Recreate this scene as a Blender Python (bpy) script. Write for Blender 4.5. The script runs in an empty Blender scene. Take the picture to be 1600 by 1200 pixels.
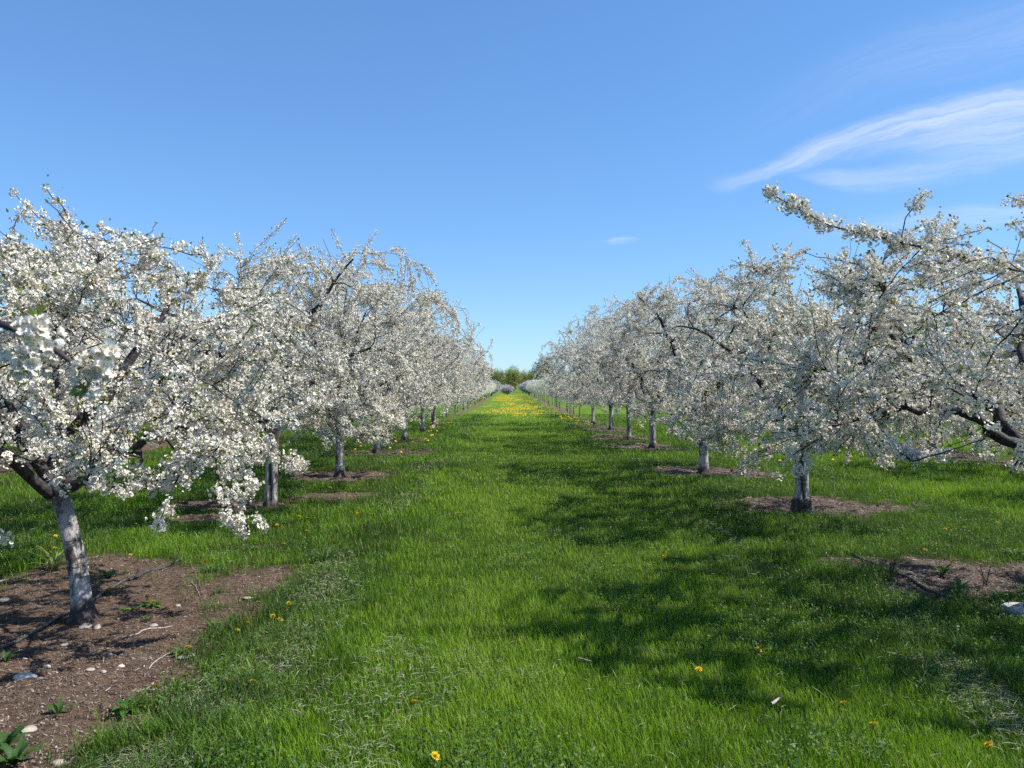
import bpy, math, random
import numpy as np
from mathutils import Vector, kdtree

# ------------------------------------------------------------------ scene, camera, world, sun, exposure
S = bpy.context.scene
COL = S.collection
R = math.radians
CAM_H = 1.6
cam_d = bpy.data.cameras.new('camera'); cam = bpy.data.objects.new('camera', cam_d); COL.objects.link(cam)
cam_d.sensor_width = 36.0; cam_d.lens = 28.1
cam.location = (0, 0, CAM_H); cam.rotation_euler = (R(90.2), 0, R(-0.2))
cam_d.clip_start = 0.05; cam_d.clip_end = 5000
cam_d.dof.use_dof = True; cam_d.dof.focus_distance = 9.0; cam_d.dof.aperture_fstop = 8.0
S.camera = cam

SUN_EL, SUN_AZ = 50.0, 92.0            # azimuth clockwise from +Y (the view direction)
EXPOSURE = 0.62
S.view_settings.view_transform = 'Standard'; S.view_settings.look = 'None'
S.view_settings.exposure = EXPOSURE; S.view_settings.gamma = 1.0
S.render.engine = 'CYCLES'
S.cycles.max_bounces = 6; S.cycles.diffuse_bounces = 3; S.cycles.glossy_bounces = 2
S.cycles.transmission_bounces = 3; S.cycles.transparent_max_bounces = 4
S.cycles.use_denoising = False
S.cycles.use_adaptive_sampling = True; S.cycles.adaptive_threshold = 0.02

sun_dir = Vector((math.cos(R(SUN_EL))*math.sin(R(SUN_AZ)), math.cos(R(SUN_EL))*math.cos(R(SUN_AZ)), math.sin(R(SUN_EL))))
sl = bpy.data.lights.new('sun', 'SUN'); sl.energy = 5.0; sl.angle = R(0.53); sl.color = (1.0, 0.965, 0.91)
so = bpy.data.objects.new('sun', sl); COL.objects.link(so)
so.rotation_euler = sun_dir.to_track_quat('Z', 'Y').to_euler(); so.location = (30, -2, 40)

class NT:
    """a thin layer over a node tree"""
    def __init__(s, tree): s.t = tree; s.n = tree.nodes; s.l = tree.links
    def new(s, typ, **kw):
        n = s.n.new(typ)
        for k, v in kw.items(): setattr(n, k, v)
        return n
    def put(s, sock, v):
        if isinstance(v, bpy.types.NodeSocket): s.l.new(v, sock)
        elif v is not None: sock.default_value = v
    def math(s, op, a, b=None, c=None, clamp=False):
        n = s.new('ShaderNodeMath', operation=op, use_clamp=clamp)
        s.put(n.inputs[0], a); s.put(n.inputs[1], b); s.put(n.inputs[2], c)
        return n.outputs[0]
    def mix(s, f, a, b, mode='MIX'):
        n = s.new('ShaderNodeMix', data_type='RGBA', blend_type=mode)
        s.put(n.inputs[0], f); s.put(n.inputs[6], a); s.put(n.inputs[7], b)
        return n.outputs[2]
    def noise(s, vec, scale, detail=4, rough=0.55, dist=0.0):
        n = s.new('ShaderNodeTexNoise'); s.put(n.inputs['Vector'], vec)
        n.inputs['Scale'].default_value = scale; n.inputs['Detail'].default_value = detail
        n.inputs['Roughness'].default_value = rough; n.inputs['Distortion'].default_value = dist
        return n.outputs['Fac']
    def ramp(s, f, stops, interp='LINEAR'):
        n = s.new('ShaderNodeValToRGB'); cr = n.color_ramp; cr.interpolation = interp
        while len(cr.elements) < len(stops): cr.elements.new(0.5)
        for e, (p, c) in zip(cr.elements, stops):
            e.position = p; e.color = (c[0], c[1], c[2], 1) if not isinstance(c, (int, float)) else (c, c, c, 1)
        s.put(n.inputs[0], f); return n.outputs[0]
    def smooth(s, v, a, b):
        n = s.new('ShaderNodeMapRange', interpolation_type='SMOOTHSTEP'); s.put(n.inputs[0], v)
        s.put(n.inputs[1], a); s.put(n.inputs[2], b); n.inputs[3].default_value = 0; n.inputs[4].default_value = 1
        return n.outputs[0]
    def curve(s, v, pts):
        n = s.new('ShaderNodeFloatCurve'); c = n.mapping.curves[0]
        c.points[0].location = pts[0]; c.points[1].location = pts[-1]
        for p in pts[1:-1]: c.points.new(*p)
        for p in c.points: p.handle_type = 'AUTO_CLAMPED'
        n.mapping.update(); s.put(n.inputs[1], v); return n.outputs[0]
    def comb(s, x, y, z):
        n = s.new('ShaderNodeCombineXYZ'); s.put(n.inputs[0], x); s.put(n.inputs[1], y); s.put(n.inputs[2], z)
        return n.outputs[0]

def make_world():
    w = bpy.data.worlds.new('World'); S.world = w; w.use_nodes = True
    t = NT(w.node_tree); t.n.clear()
    sky = t.new('ShaderNodeTexSky', sky_type='NISHITA'); sky.sun_disc = False
    sky.sun_elevation = R(SUN_EL); sky.sun_rotation = R(SUN_AZ)
    sky.air_density = 1.0; sky.dust_density = 0.05; sky.ozone_density = 3.0; sky.altitude = 200
    hs = t.new('ShaderNodeHueSaturation'); hs.inputs['Saturation'].default_value = 1.15; hs.inputs['Value'].default_value = 1.0
    t.l.new(sky.outputs[0], hs.inputs['Color'])
    tc = t.new('ShaderNodeTexCoord'); sp = t.new('ShaderNodeSeparateXYZ'); t.l.new(tc.outputs['Generated'], sp.inputs[0])
    # high thin cirrus: a function of the direction on the sky only
    fwd = t.math('MAXIMUM', sp.outputs[1], 0.05)
    u = t.math('DIVIDE', sp.outputs[0], fwd); v = t.math('DIVIDE', sp.outputs[2], fwd)
    front = t.smooth(sp.outputs[1], 0.05, 0.3)
    warp = t.noise(t.comb(t.math('MULTIPLY', u, 9.0), t.math('MULTIPLY', v, 22.0), 0.0), 1.0, 5, 0.62)
    vw = t.math('ADD', v, t.math('MULTIPLY', t.math('SUBTRACT', warp, 0.5), 0.030))
    def band(top, width, soft_top, gain, seed, fu=6.0, fd=60.0, u0=.2, u1=.3):
        tp = t.curve(u, top); wd = t.math('MAXIMUM', t.curve(u, width), 0.0008)
        d = t.math('SUBTRACT', tp, vw)
        a = t.smooth(d, -soft_top, soft_top)
        b = t.math('SUBTRACT', 1.0, t.smooth(t.math('DIVIDE', d, wd), 0.30, 1.05))
        st = t.noise(t.comb(t.math('MULTIPLY', u, fu), t.math('MULTIPLY', d, fd*1.6), seed), 1.0, 8, 0.68, 0.5)
        st = t.smooth(st, 0.28, 0.72)
        m = t.math('MULTIPLY', t.math('MULTIPLY', a, b), t.math('ADD', t.math('MULTIPLY', st, 0.75), 0.3))
        return t.math('MULTIPLY', t.math('MULTIPLY', m, t.smooth(u, u0, u1)), gain)
    main = band([(0, .25), (.235, .258), (.305, .268), (.364, .298), (.42, .323), (.484, .343), (.564, .362), (.65, .378), (.8, .405), (1, .44)],
                [(0, .001), (.235, .002), (.262, .02), (.305, .018), (.364, .03), (.42, .045), (.5, .07), (.6, .10), (1, .13)], .012, 0.50, 3.1, u0=.235, u1=.30)
    low = band([(0, .20), (.36, .268), (.45, .272), (.55, .285), (.66, .305), (.8, .325), (1, .35)],
               [(0, .001), (.33, .002), (.42, .03), (.52, .035), (.66, .03), (1, .03)], .010, 0.24, 8.7, u0=.32, u1=.42)
    low2 = band([(0, .17), (.3, .196), (.45, .210), (.55, .222), (.66, .232), (.8, .245), (1, .26)],
                [(0, .001), (.2, .004), (.35, .015), (.5, .03), (.66, .035), (1, .04)], .012, 0.30, 1.7, u0=.28, u1=.6)
    veil = band([(0, .25), (.3, .35), (.45, .43), (.6, .47), (.8, .52), (1, .55)],
                [(0, .05), (.3, .07), (.45, .09), (1, .12)], .03, 0.13, 5.3, u0=.2, u1=.6)
    puff = band([(0, .05), (.1, .182), (.125, .186), (.16, .188), (.2, .18), (1, .1)],
                [(0, .001), (.112, .002), (.13, .010), (.155, .008), (.17, .001), (1, .001)], .002, 0.30, 2.2, u0=.112, u1=.135)
    puff = t.math('MULTIPLY', puff, t.math('SUBTRACT', 1.0, t.smooth(u, .145, .168)))
    m = t.math('ADD', t.math('ADD', main, low), t.math('ADD', t.math('ADD', low2, veil), puff), clamp=True)
    m = t.math('MULTIPLY', m, front)
    gm = t.new('ShaderNodeGamma'); t.l.new(hs.outputs[0], gm.inputs[0]); gm.inputs[1].default_value = 0.70
    tint = t.mix(1.0, gm.outputs[0], (0.93, 1.28, 1.70, 1), 'MULTIPLY')
    col = t.mix(m, tint, (5.6, 5.8, 6.2, 1))
    bg = t.new('ShaderNodeBackground'); t.l.new(col, bg.inputs[0]); bg.inputs[1].default_value = 0.115
    out = t.new('ShaderNodeOutputWorld'); t.l.new(bg.outputs[0], out.inputs[0])
make_world()

# ------------------------------------------------------------------ helpers
def tag(o, label=None, cat=None, group=None, kind=None):
    for k, v in (('label', label), ('category', cat), ('group', group), ('kind', kind)):
        if v: o[k] = v
    return o

def link(o, parent=None):
    COL.objects.link(o)
    if parent: o.parent = parent
    return o

def empty(name, loc=(0, 0, 0), rz=0.0, s=(1, 1, 1)):
    o = bpy.data.objects.new(name, None); o.empty_display_size = 0.2
    o.location = loc; o.rotation_euler = (0, 0, rz); o.scale = s
    return link(o)

class MB:
    """collects vertex blocks with quads / triangles and a float attribute, builds one mesh object"""
    def __init__(s): s.v = []; s.q = []; s.qm = []; s.t = []; s.tm = []; s.a = []; s.n = 0
    def add(s, v, q=None, t=None, m=0, a=None):
        v = np.asarray(v, np.float32).reshape(-1, 3)
        if q is not None and len(q):
            q = np.asarray(q, np.int64).reshape(-1, 4); s.q.append(q + s.n); s.qm.append(np.full(len(q), m) if np.isscalar(m) else np.asarray(m))
        if t is not None and len(t):
            t = np.asarray(t, np.int64).reshape(-1, 3); s.t.append(t + s.n); s.tm.append(np.full(len(t), m))
        s.v.append(v); s.a.append(np.full(len(v), 0.5, np.float32) if a is None else np.broadcast_to(np.asarray(a, np.float32), (len(v),)))
        s.n += len(v)
    def mesh(s, name, mats, smooth=False):
        me = bpy.data.meshes.new(name)
        v = np.concatenate(s.v).astype(np.float32)
        q = np.concatenate(s.q) if s.q else np.zeros((0, 4), np.int64)
        t = np.concatenate(s.t) if s.t else np.zeros((0, 3), np.int64)
        lv = np.concatenate([q.ravel(), t.ravel()]).astype(np.int32)
        ls = np.concatenate([np.arange(len(q))*4, len(q)*4 + np.arange(len(t))*3]).astype(np.int32)
        me.vertices.add(len(v)); me.vertices.foreach_set('co', v.ravel())
        me.loops.add(len(lv)); me.loops.foreach_set('vertex_index', lv)
        me.polygons.add(len(ls)); me.polygons.foreach_set('loop_start', ls)
        mi = np.concatenate([np.concatenate(s.qm) if s.qm else np.zeros(0), np.concatenate(s.tm) if s.tm else np.zeros(0)]).astype(np.int32)
        me.update(calc_edges=True)
        me.polygons.foreach_set('material_index', mi)
        if smooth: me.polygons.foreach_set('use_smooth', np.ones(len(ls), bool))
        at = me.attributes.new('tint', 'FLOAT', 'POINT'); at.data.foreach_set('value', np.concatenate(s.a).astype(np.float32))
        for m in (mats if isinstance(mats, (list, tuple)) else [mats]): me.materials.append(m)
        return me
    def build(s, name, mats, parent=None, smooth=False, loc=None):
        o = bpy.data.objects.new(name, s.mesh(name, mats, smooth))
        if loc is not None: o.location = loc
        return link(o, parent)

def norm(v): return v/np.maximum(np.linalg.norm(v, axis=-1, keepdims=True), 1e-9)

def tubes(P, Rr, sides, cap=True):
    """P (N,k,3), Rr (N,k) -> verts, quads of N tubes, closed by pinching the end ring"""
    N, k, _ = P.shape
    T = norm(np.gradient(P, axis=1))
    mt = norm(P[:, -1]-P[:, 0])
    ref = np.where(np.abs(mt[:, 2:3]) > 0.7, np.array([[1., 0, 0]]), np.array([[0, 0, 1.]]))[:, None, :]
    U = norm(np.cross(T, ref)); V = np.cross(T, U)
    an = np.arange(sides)*2*np.pi/sides
    ring = P[:, :, None, :] + Rr[:, :, None, None]*(np.cos(an)[None, None, :, None]*U[:, :, None, :] + np.sin(an)[None, None, :, None]*V[:, :, None, :])
    v = ring.reshape(-1, 3)
    i = np.arange(k-1)[:, None]*sides; j = np.arange(sides)[None, :]; j2 = (j+1) % sides
    q = np.stack([i+j, i+j2, i+sides+j2, i+sides+j], -1).reshape(-1, 4)
    q = (q[None] + (np.arange(N)*k*sides)[:, None, None]).reshape(-1, 4)
    return v, q

def bez(p0, t0, p1, n, t1=None):
    """quadratic/cubic curves: p0 (N,3), t0 start tangent (N,3) scaled, p1 (N,3) -> (N,n,3)"""
    s = np.linspace(0, 1, n)[None, :, None]
    c1 = p0 + t0; c2 = p1 - (t1 if t1 is not None else (p1-p0)*0.3)
    p0, p1, c1, c2 = [a[:, None, :] for a in (p0, p1, c1, c2)]
    return (1-s)**3*p0 + 3*(1-s)**2*s*c1 + 3*(1-s)*s*s*c2 + s**3*p1

def rot_mats(rng, n, dirs=None):
    """random rotations; with dirs, local +Z goes to dirs"""
    if dirs is None: dirs = norm(rng.normal(size=(n, 3)))
    z = norm(dirs); a = norm(rng.normal(size=(n, 3)))
    x = norm(np.cross(a, z)); y = np.cross(z, x)
    return np.stack([x, y, z], -1)

def scatter(mb, tv, tq, pos, M, sc, m=0, a=None, tri=None):
    """copy template tv/tq to pos with rotations M and scales sc"""
    n = len(pos)
    if n == 0: return
    v = np.einsum('nij,vj->nvi', M, tv)*np.asarray(sc).reshape(-1, 1, 1) + pos[:, None, :]
    off = (np.arange(n)*len(tv))[:, None, None]
    q = (np.asarray(tq)[None]+off).reshape(-1, 4) if tq is not None else None
    t = (np.asarray(tri)[None]+off).reshape(-1, 3) if tri is not None else None
    mm = m if np.isscalar(m) else np.tile(m, n)
    if a is not None: a = np.repeat(np.asarray(a, np.float32), len(tv))
    mb.add(v, q, t, mm, a)

def hash2(ix, iy, seed):
    h = (ix.astype(np.int64)*374761393 + iy.astype(np.int64)*668265263 + seed*1442695041) & 0xffffffff
    h = ((h ^ (h >> 13))*1274126177) & 0xffffffff
    return ((h ^ (h >> 16)) & 0xffffff)/float(0xffffff)
def vnoise(x, y, seed=0):
    ix = np.floor(x); iy = np.floor(y); fx = x-ix; fy = y-iy
    fx = fx*fx*(3-2*fx); fy = fy*fy*(3-2*fy)
    a = hash2(ix, iy, seed); b = hash2(ix+1, iy, seed); c = hash2(ix, iy+1, seed); d = hash2(ix+1, iy+1, seed)
    return (a*(1-fx)+b*fx)*(1-fy) + (c*(1-fx)+d*fx)*fy
def fbm(x, y, seed=0, o=4):
    s = 0; a = 0.5; t = 0
    for i in range(o):
        s = s + a*vnoise(x*2**i, y*2**i, seed+i*17); t += a; a *= 0.5
    return s/t
def sstep(x, a, b):
    t = np.clip((x-a)/(b-a), 0, 1); return t*t*(3-2*t)

# ------------------------------------------------------------------ materials
def mat(name):
    m = bpy.data.materials.new(name); m.use_nodes = True
    t = NT(m.node_tree); t.n.clear()
    out = t.new('ShaderNodeOutputMaterial')
    return m, t, out
def leafy(name, stops, trans=0.35, rough=0.45, spec=0.4, tint_attr=True, tcol=1.0, nscale=0):
    m, t, out = mat(name)
    at = t.new('ShaderNodeAttribute', attribute_name='tint')
    c = t.ramp(at.outputs['Fac'], stops)
    if nscale:
        g = t.new('ShaderNodeNewGeometry')
        c = t.mix(t.math('MULTIPLY', t.noise(g.outputs['Position'], nscale, 3), 0.5), c, (0.02, 0.02, 0.01, 1))
    p = t.new('ShaderNodeBsdfPrincipled'); t.put(p.inputs['Base Color'], c)
    p.inputs['Roughness'].default_value = rough; p.inputs['Specular IOR Level'].default_value = spec
    tr = t.new('ShaderNodeBsdfTranslucent'); t.put(tr.inputs[0], t.mix(1.0, c, (tcol, tcol, tcol*0.8, 1), 'MULTIPLY'))
    mx = t.new('ShaderNodeMixShader'); mx.inputs[0].default_value = trans
    t.l.new(p.outputs[0], mx.inputs[1]); t.l.new(tr.outputs[0], mx.inputs[2]); t.l.new(mx.outputs[0], out.inputs[0])
    return m
def plain(name, c1, c2, scale=8, rough=0.85, coord='Object', bump=0.0, spec=0.3, detail=5):
    m, t, out = mat(name)
    tc = t.new('ShaderNodeTexCoord')
    n = t.noise(tc.outputs[coord], scale, detail, 0.6)
    c = t.mix(t.smooth(n, 0.3, 0.7), (*c1, 1), (*c2, 1))
    p = t.new('ShaderNodeBsdfPrincipled'); t.put(p.inputs['Base Color'], c); p.inputs['Roughness'].default_value = rough
    p.inputs['Specular IOR Level'].default_value = spec
    if bump:
        b = t.new('ShaderNodeBump'); b.inputs['Strength'].default_value = bump; b.inputs['Distance'].default_value = 0.02
        t.put(b.inputs['Height'], n); t.l.new(b.outputs[0], p.inputs['Normal'])
    t.l.new(p.outputs[0], out.inputs[0]); return m

M_PETAL = leafy('petal', [(0, (0.75, 0.67, 0.59)), (0.5, (0.84, 0.785, 0.695)), (1, (0.87, 0.835, 0.765))], trans=0.14, rough=0.6, spec=0.15)
M_CENTER = leafy('flower_centre', [(0, (0.30, 0.28, 0.06)), (0.5, (0.34, 0.34, 0.09)), (1, (0.45, 0.36, 0.16))], trans=0.2, rough=0.7)
M_LEAF = leafy('young_leaf', [(0, (0.14, 0.075, 0.035)), (0.3, (0.13, 0.13, 0.03)), (0.6, (0.15, 0.21, 0.03)), (1, (0.22, 0.30, 0.05))], trans=0.4, rough=0.35, spec=0.5)
M_STEM = leafy('green_stem', [(0, (0.08, 0.12, 0.03)), (1, (0.14, 0.2, 0.05))], trans=0.1)
M_GRASS = leafy('grass_blade', [(0, (0.058, 0.108, 0.022)), (0.25, (0.088, 0.170, 0.016)), (0.5, (0.150, 0.290, 0.012)), (0.72, (0.222, 0.372, 0.018)), (0.88, (0.27, 0.32, 0.085)), (1, (0.42, 0.39, 0.22))],
                trans=0.40, rough=0.5, spec=0.22)
M_WEED = leafy('weed_leaf', [(0, (0.03, 0.075, 0.02)), (0.5, (0.06, 0.13, 0.022)), (0.8, (0.10, 0.19, 0.03)), (1, (0.22, 0.26, 0.10))], trans=0.3, rough=0.55, spec=0.25)
M_STRAW = leafy('dry_clippings', [(0, (0.16, 0.17, 0.09)), (0.5, (0.30, 0.31, 0.19)), (1, (0.46, 0.44, 0.31))], trans=0.15, rough=0.6)
M_CHIP = leafy('wood_chip', [(0, (0.05, 0.034, 0.025)), (0.4, (0.175, 0.122, 0.088)), (0.8, (0.26, 0.21, 0.18)), (1, (0.42, 0.36, 0.31))], trans=0.0, rough=0.8, spec=0.2)
M_DAND = leafy('dandelion_yellow', [(0, (0.55, 0.34, 0.004)), (1, (0.70, 0.50, 0.012))], trans=0.15, rough=0.6, spec=0.2)
M_BARK = plain('dark_bark', (0.018, 0.013, 0.014), (0.072, 0.056, 0.055), 22, 0.75, bump=0.6, spec=0.4)
M_TWIG = plain('twig_bark', (0.025, 0.016, 0.015), (0.075, 0.05, 0.047), 40, 0.7)
M_STONE = plain('pale_limestone', (0.26, 0.21, 0.17), (0.45, 0.39, 0.32), 14, 0.9, bump=0.4)
M_STONE_W = plain('white_stone', (0.42, 0.39, 0.33), (0.60, 0.56, 0.48), 10, 0.85, bump=0.3)
M_HOSE = plain('black_hose', (0.035, 0.035, 0.04), (0.09, 0.085, 0.085), 12, 0.5)
M_STICK = plain('dry_stick', (0.28, 0.22, 0.19), (0.48, 0.41, 0.36), 30, 0.85)
M_WOODSTAKE = plain('weathered_stake', (0.16, 0.14, 0.12), (0.34, 0.31, 0.27), 20, 0.85)

def whitewash():
    m, t, out = mat('whitewashed_bark')
    tc = t.new('ShaderNodeTexCoord'); oi = t.new('ShaderNodeObjectInfo')
    sp = t.new('ShaderNodeSeparateXYZ'); t.l.new(tc.outputs['Object'], sp.inputs[0])
    mp = t.new('ShaderNodeVectorMath', operation='MULTIPLY_ADD'); t.l.new(tc.outputs['Object'], mp.inputs[0]); mp.inputs[1].default_value = (1, 1, 0.32)
    ofs = t.comb(t.math('MULTIPLY', oi.outputs['Random'], 17.0), t.math('MULTIPLY', oi.outputs['Random'], 5.0), 0.0); t.l.new(ofs, mp.inputs[2])
    n1 = t.noise(mp.outputs[0], 26, 6, 0.65, 0.4); n2 = t.noise(mp.outputs[0], 7, 3); n3 = t.noise(mp.outputs[0], 90, 3, 0.7)
    z = sp.outputs[2]
    zz = t.math('ADD', z, t.math('MULTIPLY', t.math('SUBTRACT', n2, 0.5), 0.22))
    cover = t.math('MULTIPLY', t.smooth(zz, 0.07, 0.17), t.math('SUBTRACT', 1.0, t.smooth(zz, 0.62, 0.98)))
    wear = t.math('ADD', t.math('MULTIPLY', n1, 0.65), t.math('MULTIPLY', n2, 0.55))
    bands = t.noise(t.comb(t.math('MULTIPLY', sp.outputs[0], 6.0), t.math('MULTIPLY', sp.outputs[1], 6.0), t.math('MULTIPLY', z, 42.0)), 1.0, 4, 0.6, 0.6)
    wear = t.math('ADD', wear, t.math('MULTIPLY', t.smooth(bands, .5, .8), 0.16))
    paint = t.math('MULTIPLY', cover, t.math('SUBTRACT', 1.0, t.smooth(wear, 0.575, 0.72)))
    white = t.mix(n3, (0.20, 0.18, 0.165, 1), (0.62, 0.575, 0.53, 1))
    bark = t.mix(t.smooth(n1, 0.35, 0.65), (0.014, 0.011, 0.010, 1), (0.070, 0.054, 0.048, 1))
    at = t.new('ShaderNodeAttribute', attribute_name='tint')
    c = t.mix(t.math('MULTIPLY', paint, t.math('MULTIPLY', at.outputs['Fac'], 2.0, clamp=True)), bark, white)
    p = t.new('ShaderNodeBsdfPrincipled'); t.put(p.inputs['Base Color'], c); p.inputs['Roughness'].default_value = 0.85
    b = t.new('ShaderNodeBump'); b.inputs['Strength'].default_value = 0.9; b.inputs['Distance'].default_value = 0.015
    t.put(b.inputs['Height'], t.math('ADD', n1, t.math('MULTIPLY', n3, 0.3))); t.l.new(b.outputs[0], p.inputs['Normal'])
    t.l.new(p.outputs[0], out.inputs[0]); return m
M_TRUNK = whitewash()

def ground_material():
    m, t, out = mat('orchard_ground')
    g = t.new('ShaderNodeNewGeometry'); P = g.outputs['Position']
    at = t.new('ShaderNodeAttribute', attribute_name='tint')       # 1 = bare soil, 0 = sward
    n1 = t.noise(P, 3.0, 6, 0.6); n2 = t.noise(P, 28, 5, 0.65); n3 = t.noise(P, 140, 3, 0.7)
    soil = t.mix(t.smooth(n2, 0.3, 0.7), (0.062, 0.039, 0.026, 1), (0.200, 0.136, 0.092, 1))
    soil = t.mix(t.math('MULTIPLY', t.smooth(n3, 0.55, 0.75), 0.55), soil, (0.30, 0.24, 0.19, 1))
    soil = t.mix(t.math('MULTIPLY', t.smooth(n1, 0.5, 0.8), 0.45), soil, (0.13, 0.105, 0.09, 1))
    sp = t.new('ShaderNodeSeparateXYZ'); t.l.new(P, sp.inputs[0])
    mul = t.mix(t.smooth(n2, 0.3, 0.7), (0.060, 0.043, 0.034, 1), (0.200, 0.158, 0.128, 1))
    soil = t.mix(t.math('MULTIPLY', t.smooth(sp.outputs[0], 0.0, 1.0), 0.8), soil, mul)
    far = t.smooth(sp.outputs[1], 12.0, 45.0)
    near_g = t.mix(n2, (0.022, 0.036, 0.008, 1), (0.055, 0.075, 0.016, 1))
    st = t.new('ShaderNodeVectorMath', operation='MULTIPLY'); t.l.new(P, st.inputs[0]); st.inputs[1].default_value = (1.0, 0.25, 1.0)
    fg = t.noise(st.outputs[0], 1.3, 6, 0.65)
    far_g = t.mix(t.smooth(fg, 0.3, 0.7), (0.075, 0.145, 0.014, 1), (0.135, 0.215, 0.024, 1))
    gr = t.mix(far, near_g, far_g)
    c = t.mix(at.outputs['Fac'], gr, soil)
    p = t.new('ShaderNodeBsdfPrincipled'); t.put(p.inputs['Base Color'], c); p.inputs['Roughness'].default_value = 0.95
    p.inputs['Specular IOR Level'].default_value = 0.1
    b = t.new('ShaderNodeBump'); b.inputs['Strength'].default_value = 1.0; b.inputs['Distance'].default_value = 0.035
    t.put(b.inputs['Height'], t.math('ADD', n2, t.math('MULTIPLY', n3, 0.5))); t.l.new(b.outputs[0], p.inputs['Normal'])
    t.l.new(p.outputs[0], out.inputs[0]); return m
M_GROUND = ground_material()

# ------------------------------------------------------------------ ground: soil patches under the rows, one sheet to the horizon
PATCH = [(-3.15, 4.6, 1.45, 3.15, 1.0), (-2.65, 11.6, .6, .55, .9), (-3.7, 10.7, .8, .55, .9), (-3.75, 9.7, .4, .3, 1), (-2.95, 14.35, 1.15, .8, 1), (-3.05, 19.6, 1.3, 1.0, 1),
         (-3.1, 24, 1.0, 1.0, .8), (4.35, 6.75, 1.35, .8, .95), (3.2, 7.2, .6, .3, .7), (4.05, 10.75, 1.35, .85, 1), (3.75, 15.0, 1.15, .9, 1), (3.5, 21.2, 1.1, 1.2, 1), (3.2, 25.0, 1.1, 1.5, 1),
         (3.6, 29.5, .9, 1.4, 1), (3.3, 34, 1.0, 2.0, 1), (3.65, 90, .6, 56, .8), (-3.1, 90, .6, 62, .6), (10.4, 24, .95, 16, 1), (-9.9, 24, .95, 18, 1), (10.4, 90, .9, 52, .9), (-9.9, 90, .9, 50, .9)]
def soil_mask(x, y):
    n = fbm(x*1.6, y*1.6, 5, 4)-0.5; n2 = fbm(x*5, y*5, 9, 3)-0.5
    best = np.zeros_like(x)
    for cx, cy, rx, ry, g in PATCH:
        d = (np.abs((x-cx)/rx)**2.6 + np.abs((y-cy)/ry)**2.6)**(1/2.6)
        w = 1.0 if min(rx, ry) < 1.3 else 0.62
        best = np.maximum(best, g*(1-sstep(d + n*1.15*w + n2*0.75*w, 0.74, 1.10)))
    return best
def ground_z(x, y):
    return (fbm(x*0.45, y*0.45, 21, 3)-0.5)*0.05*sstep(np.asarray(y, float), 0, 3)

def axis(lo, hi, fine, step, far):
    a = list(np.arange(lo, hi+1e-6, step)); s = step; v = hi
    while v < far: s *= 1.18; v += s; a.append(v)
    s = step; v = lo; b = []
    while v > -far: s *= 1.18; v -= s; b.append(v)
    return np.array(b[::-1]+a)
gx = axis(-5, 5.5, 0, 0.03, 1600); gy = axis(2.2, 13, 0, 0.03, 1600)
X, Y = np.meshgrid(gx, gy); sm = soil_mask(X, Y)
Z = ground_z(X, Y) + np.where((Y < 30) & (np.abs(X) < 9), sm*((fbm(X*6, Y*6, 31, 4)-0.5)*0.075 + (fbm(X*1.5, Y*1.5, 33, 2)-.5)*.06), 0)
mb = MB(); ny, nx = X.shape
i = np.arange(ny-1)[:, None]*nx + np.arange(nx-1)[None, :]
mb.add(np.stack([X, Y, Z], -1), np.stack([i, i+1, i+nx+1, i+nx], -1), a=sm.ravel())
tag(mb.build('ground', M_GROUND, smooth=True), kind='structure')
def gz(x, y):
    x = np.atleast_1d(np.asarray(x, float)); y = np.atleast_1d(np.asarray(y, float))
    return ground_z(x, y) + np.where((y < 30) & (np.abs(x) < 9), soil_mask(x, y)*((fbm(x*6, y*6, 31, 4)-0.5)*0.075 + (fbm(x*1.5, y*1.5, 33, 2)-.5)*.06), 0)

# ------------------------------------------------------------------ sward
rng = np.random.default_rng(11)
def sample_field(n, d0, d1, margin=0.9, slope=0.72, power=2.0):
    """positions in the cone in front of the lane, density falling as 1/d^power"""
    u = rng.random(n)
    if abs(power-2) < 1e-6: d = d0*(d1/d0)**u        # pdf ~ 1/d (density 1/d^2 * width d)
    else:
        e = 2-power; d = (d0**e + u*(d1**e-d0**e))**(1/e)
    x = (rng.random(n)*2-1)*(slope*d+margin)
    return x, d
def blades(x, y, h, w, lean, tint, mb, segs=2, flat=None):
    n = len(x); z = gz(x, y)
    base = np.stack([x, y, z], -1)
    az = rng.random(n)*2*np.pi
    ld = np.stack([np.cos(az), np.sin(az), np.zeros(n)], -1)
    wa = az + np.pi/2 + rng.normal(0, 0.6, n)
    wd = np.stack([np.cos(wa), np.sin(wa), np.zeros(n)], -1)*(w/2)[:, None]
    up = np.array([0, 0, 1.0])
    mid = base + up*(h*0.55)[:, None] + ld*(lean*h*0.25)[:, None]
    tip = base + up*(h*np.sqrt(np.clip(1-lean**2*0.5, 0.1, 1)))[:, None] + ld*(lean*h*0.8)[:, None]
    v = np.stack([base-wd, base+wd, mid-wd*0.85, mid+wd*0.85, tip], 1)
    o = (np.arange(n)*5)[:, None]
    q = o + np.array([[0, 1, 3, 2]]); t = o + np.array([[2, 3, 4]])
    mb.add(v, q, t, a=np.repeat(tint, 5))
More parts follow.
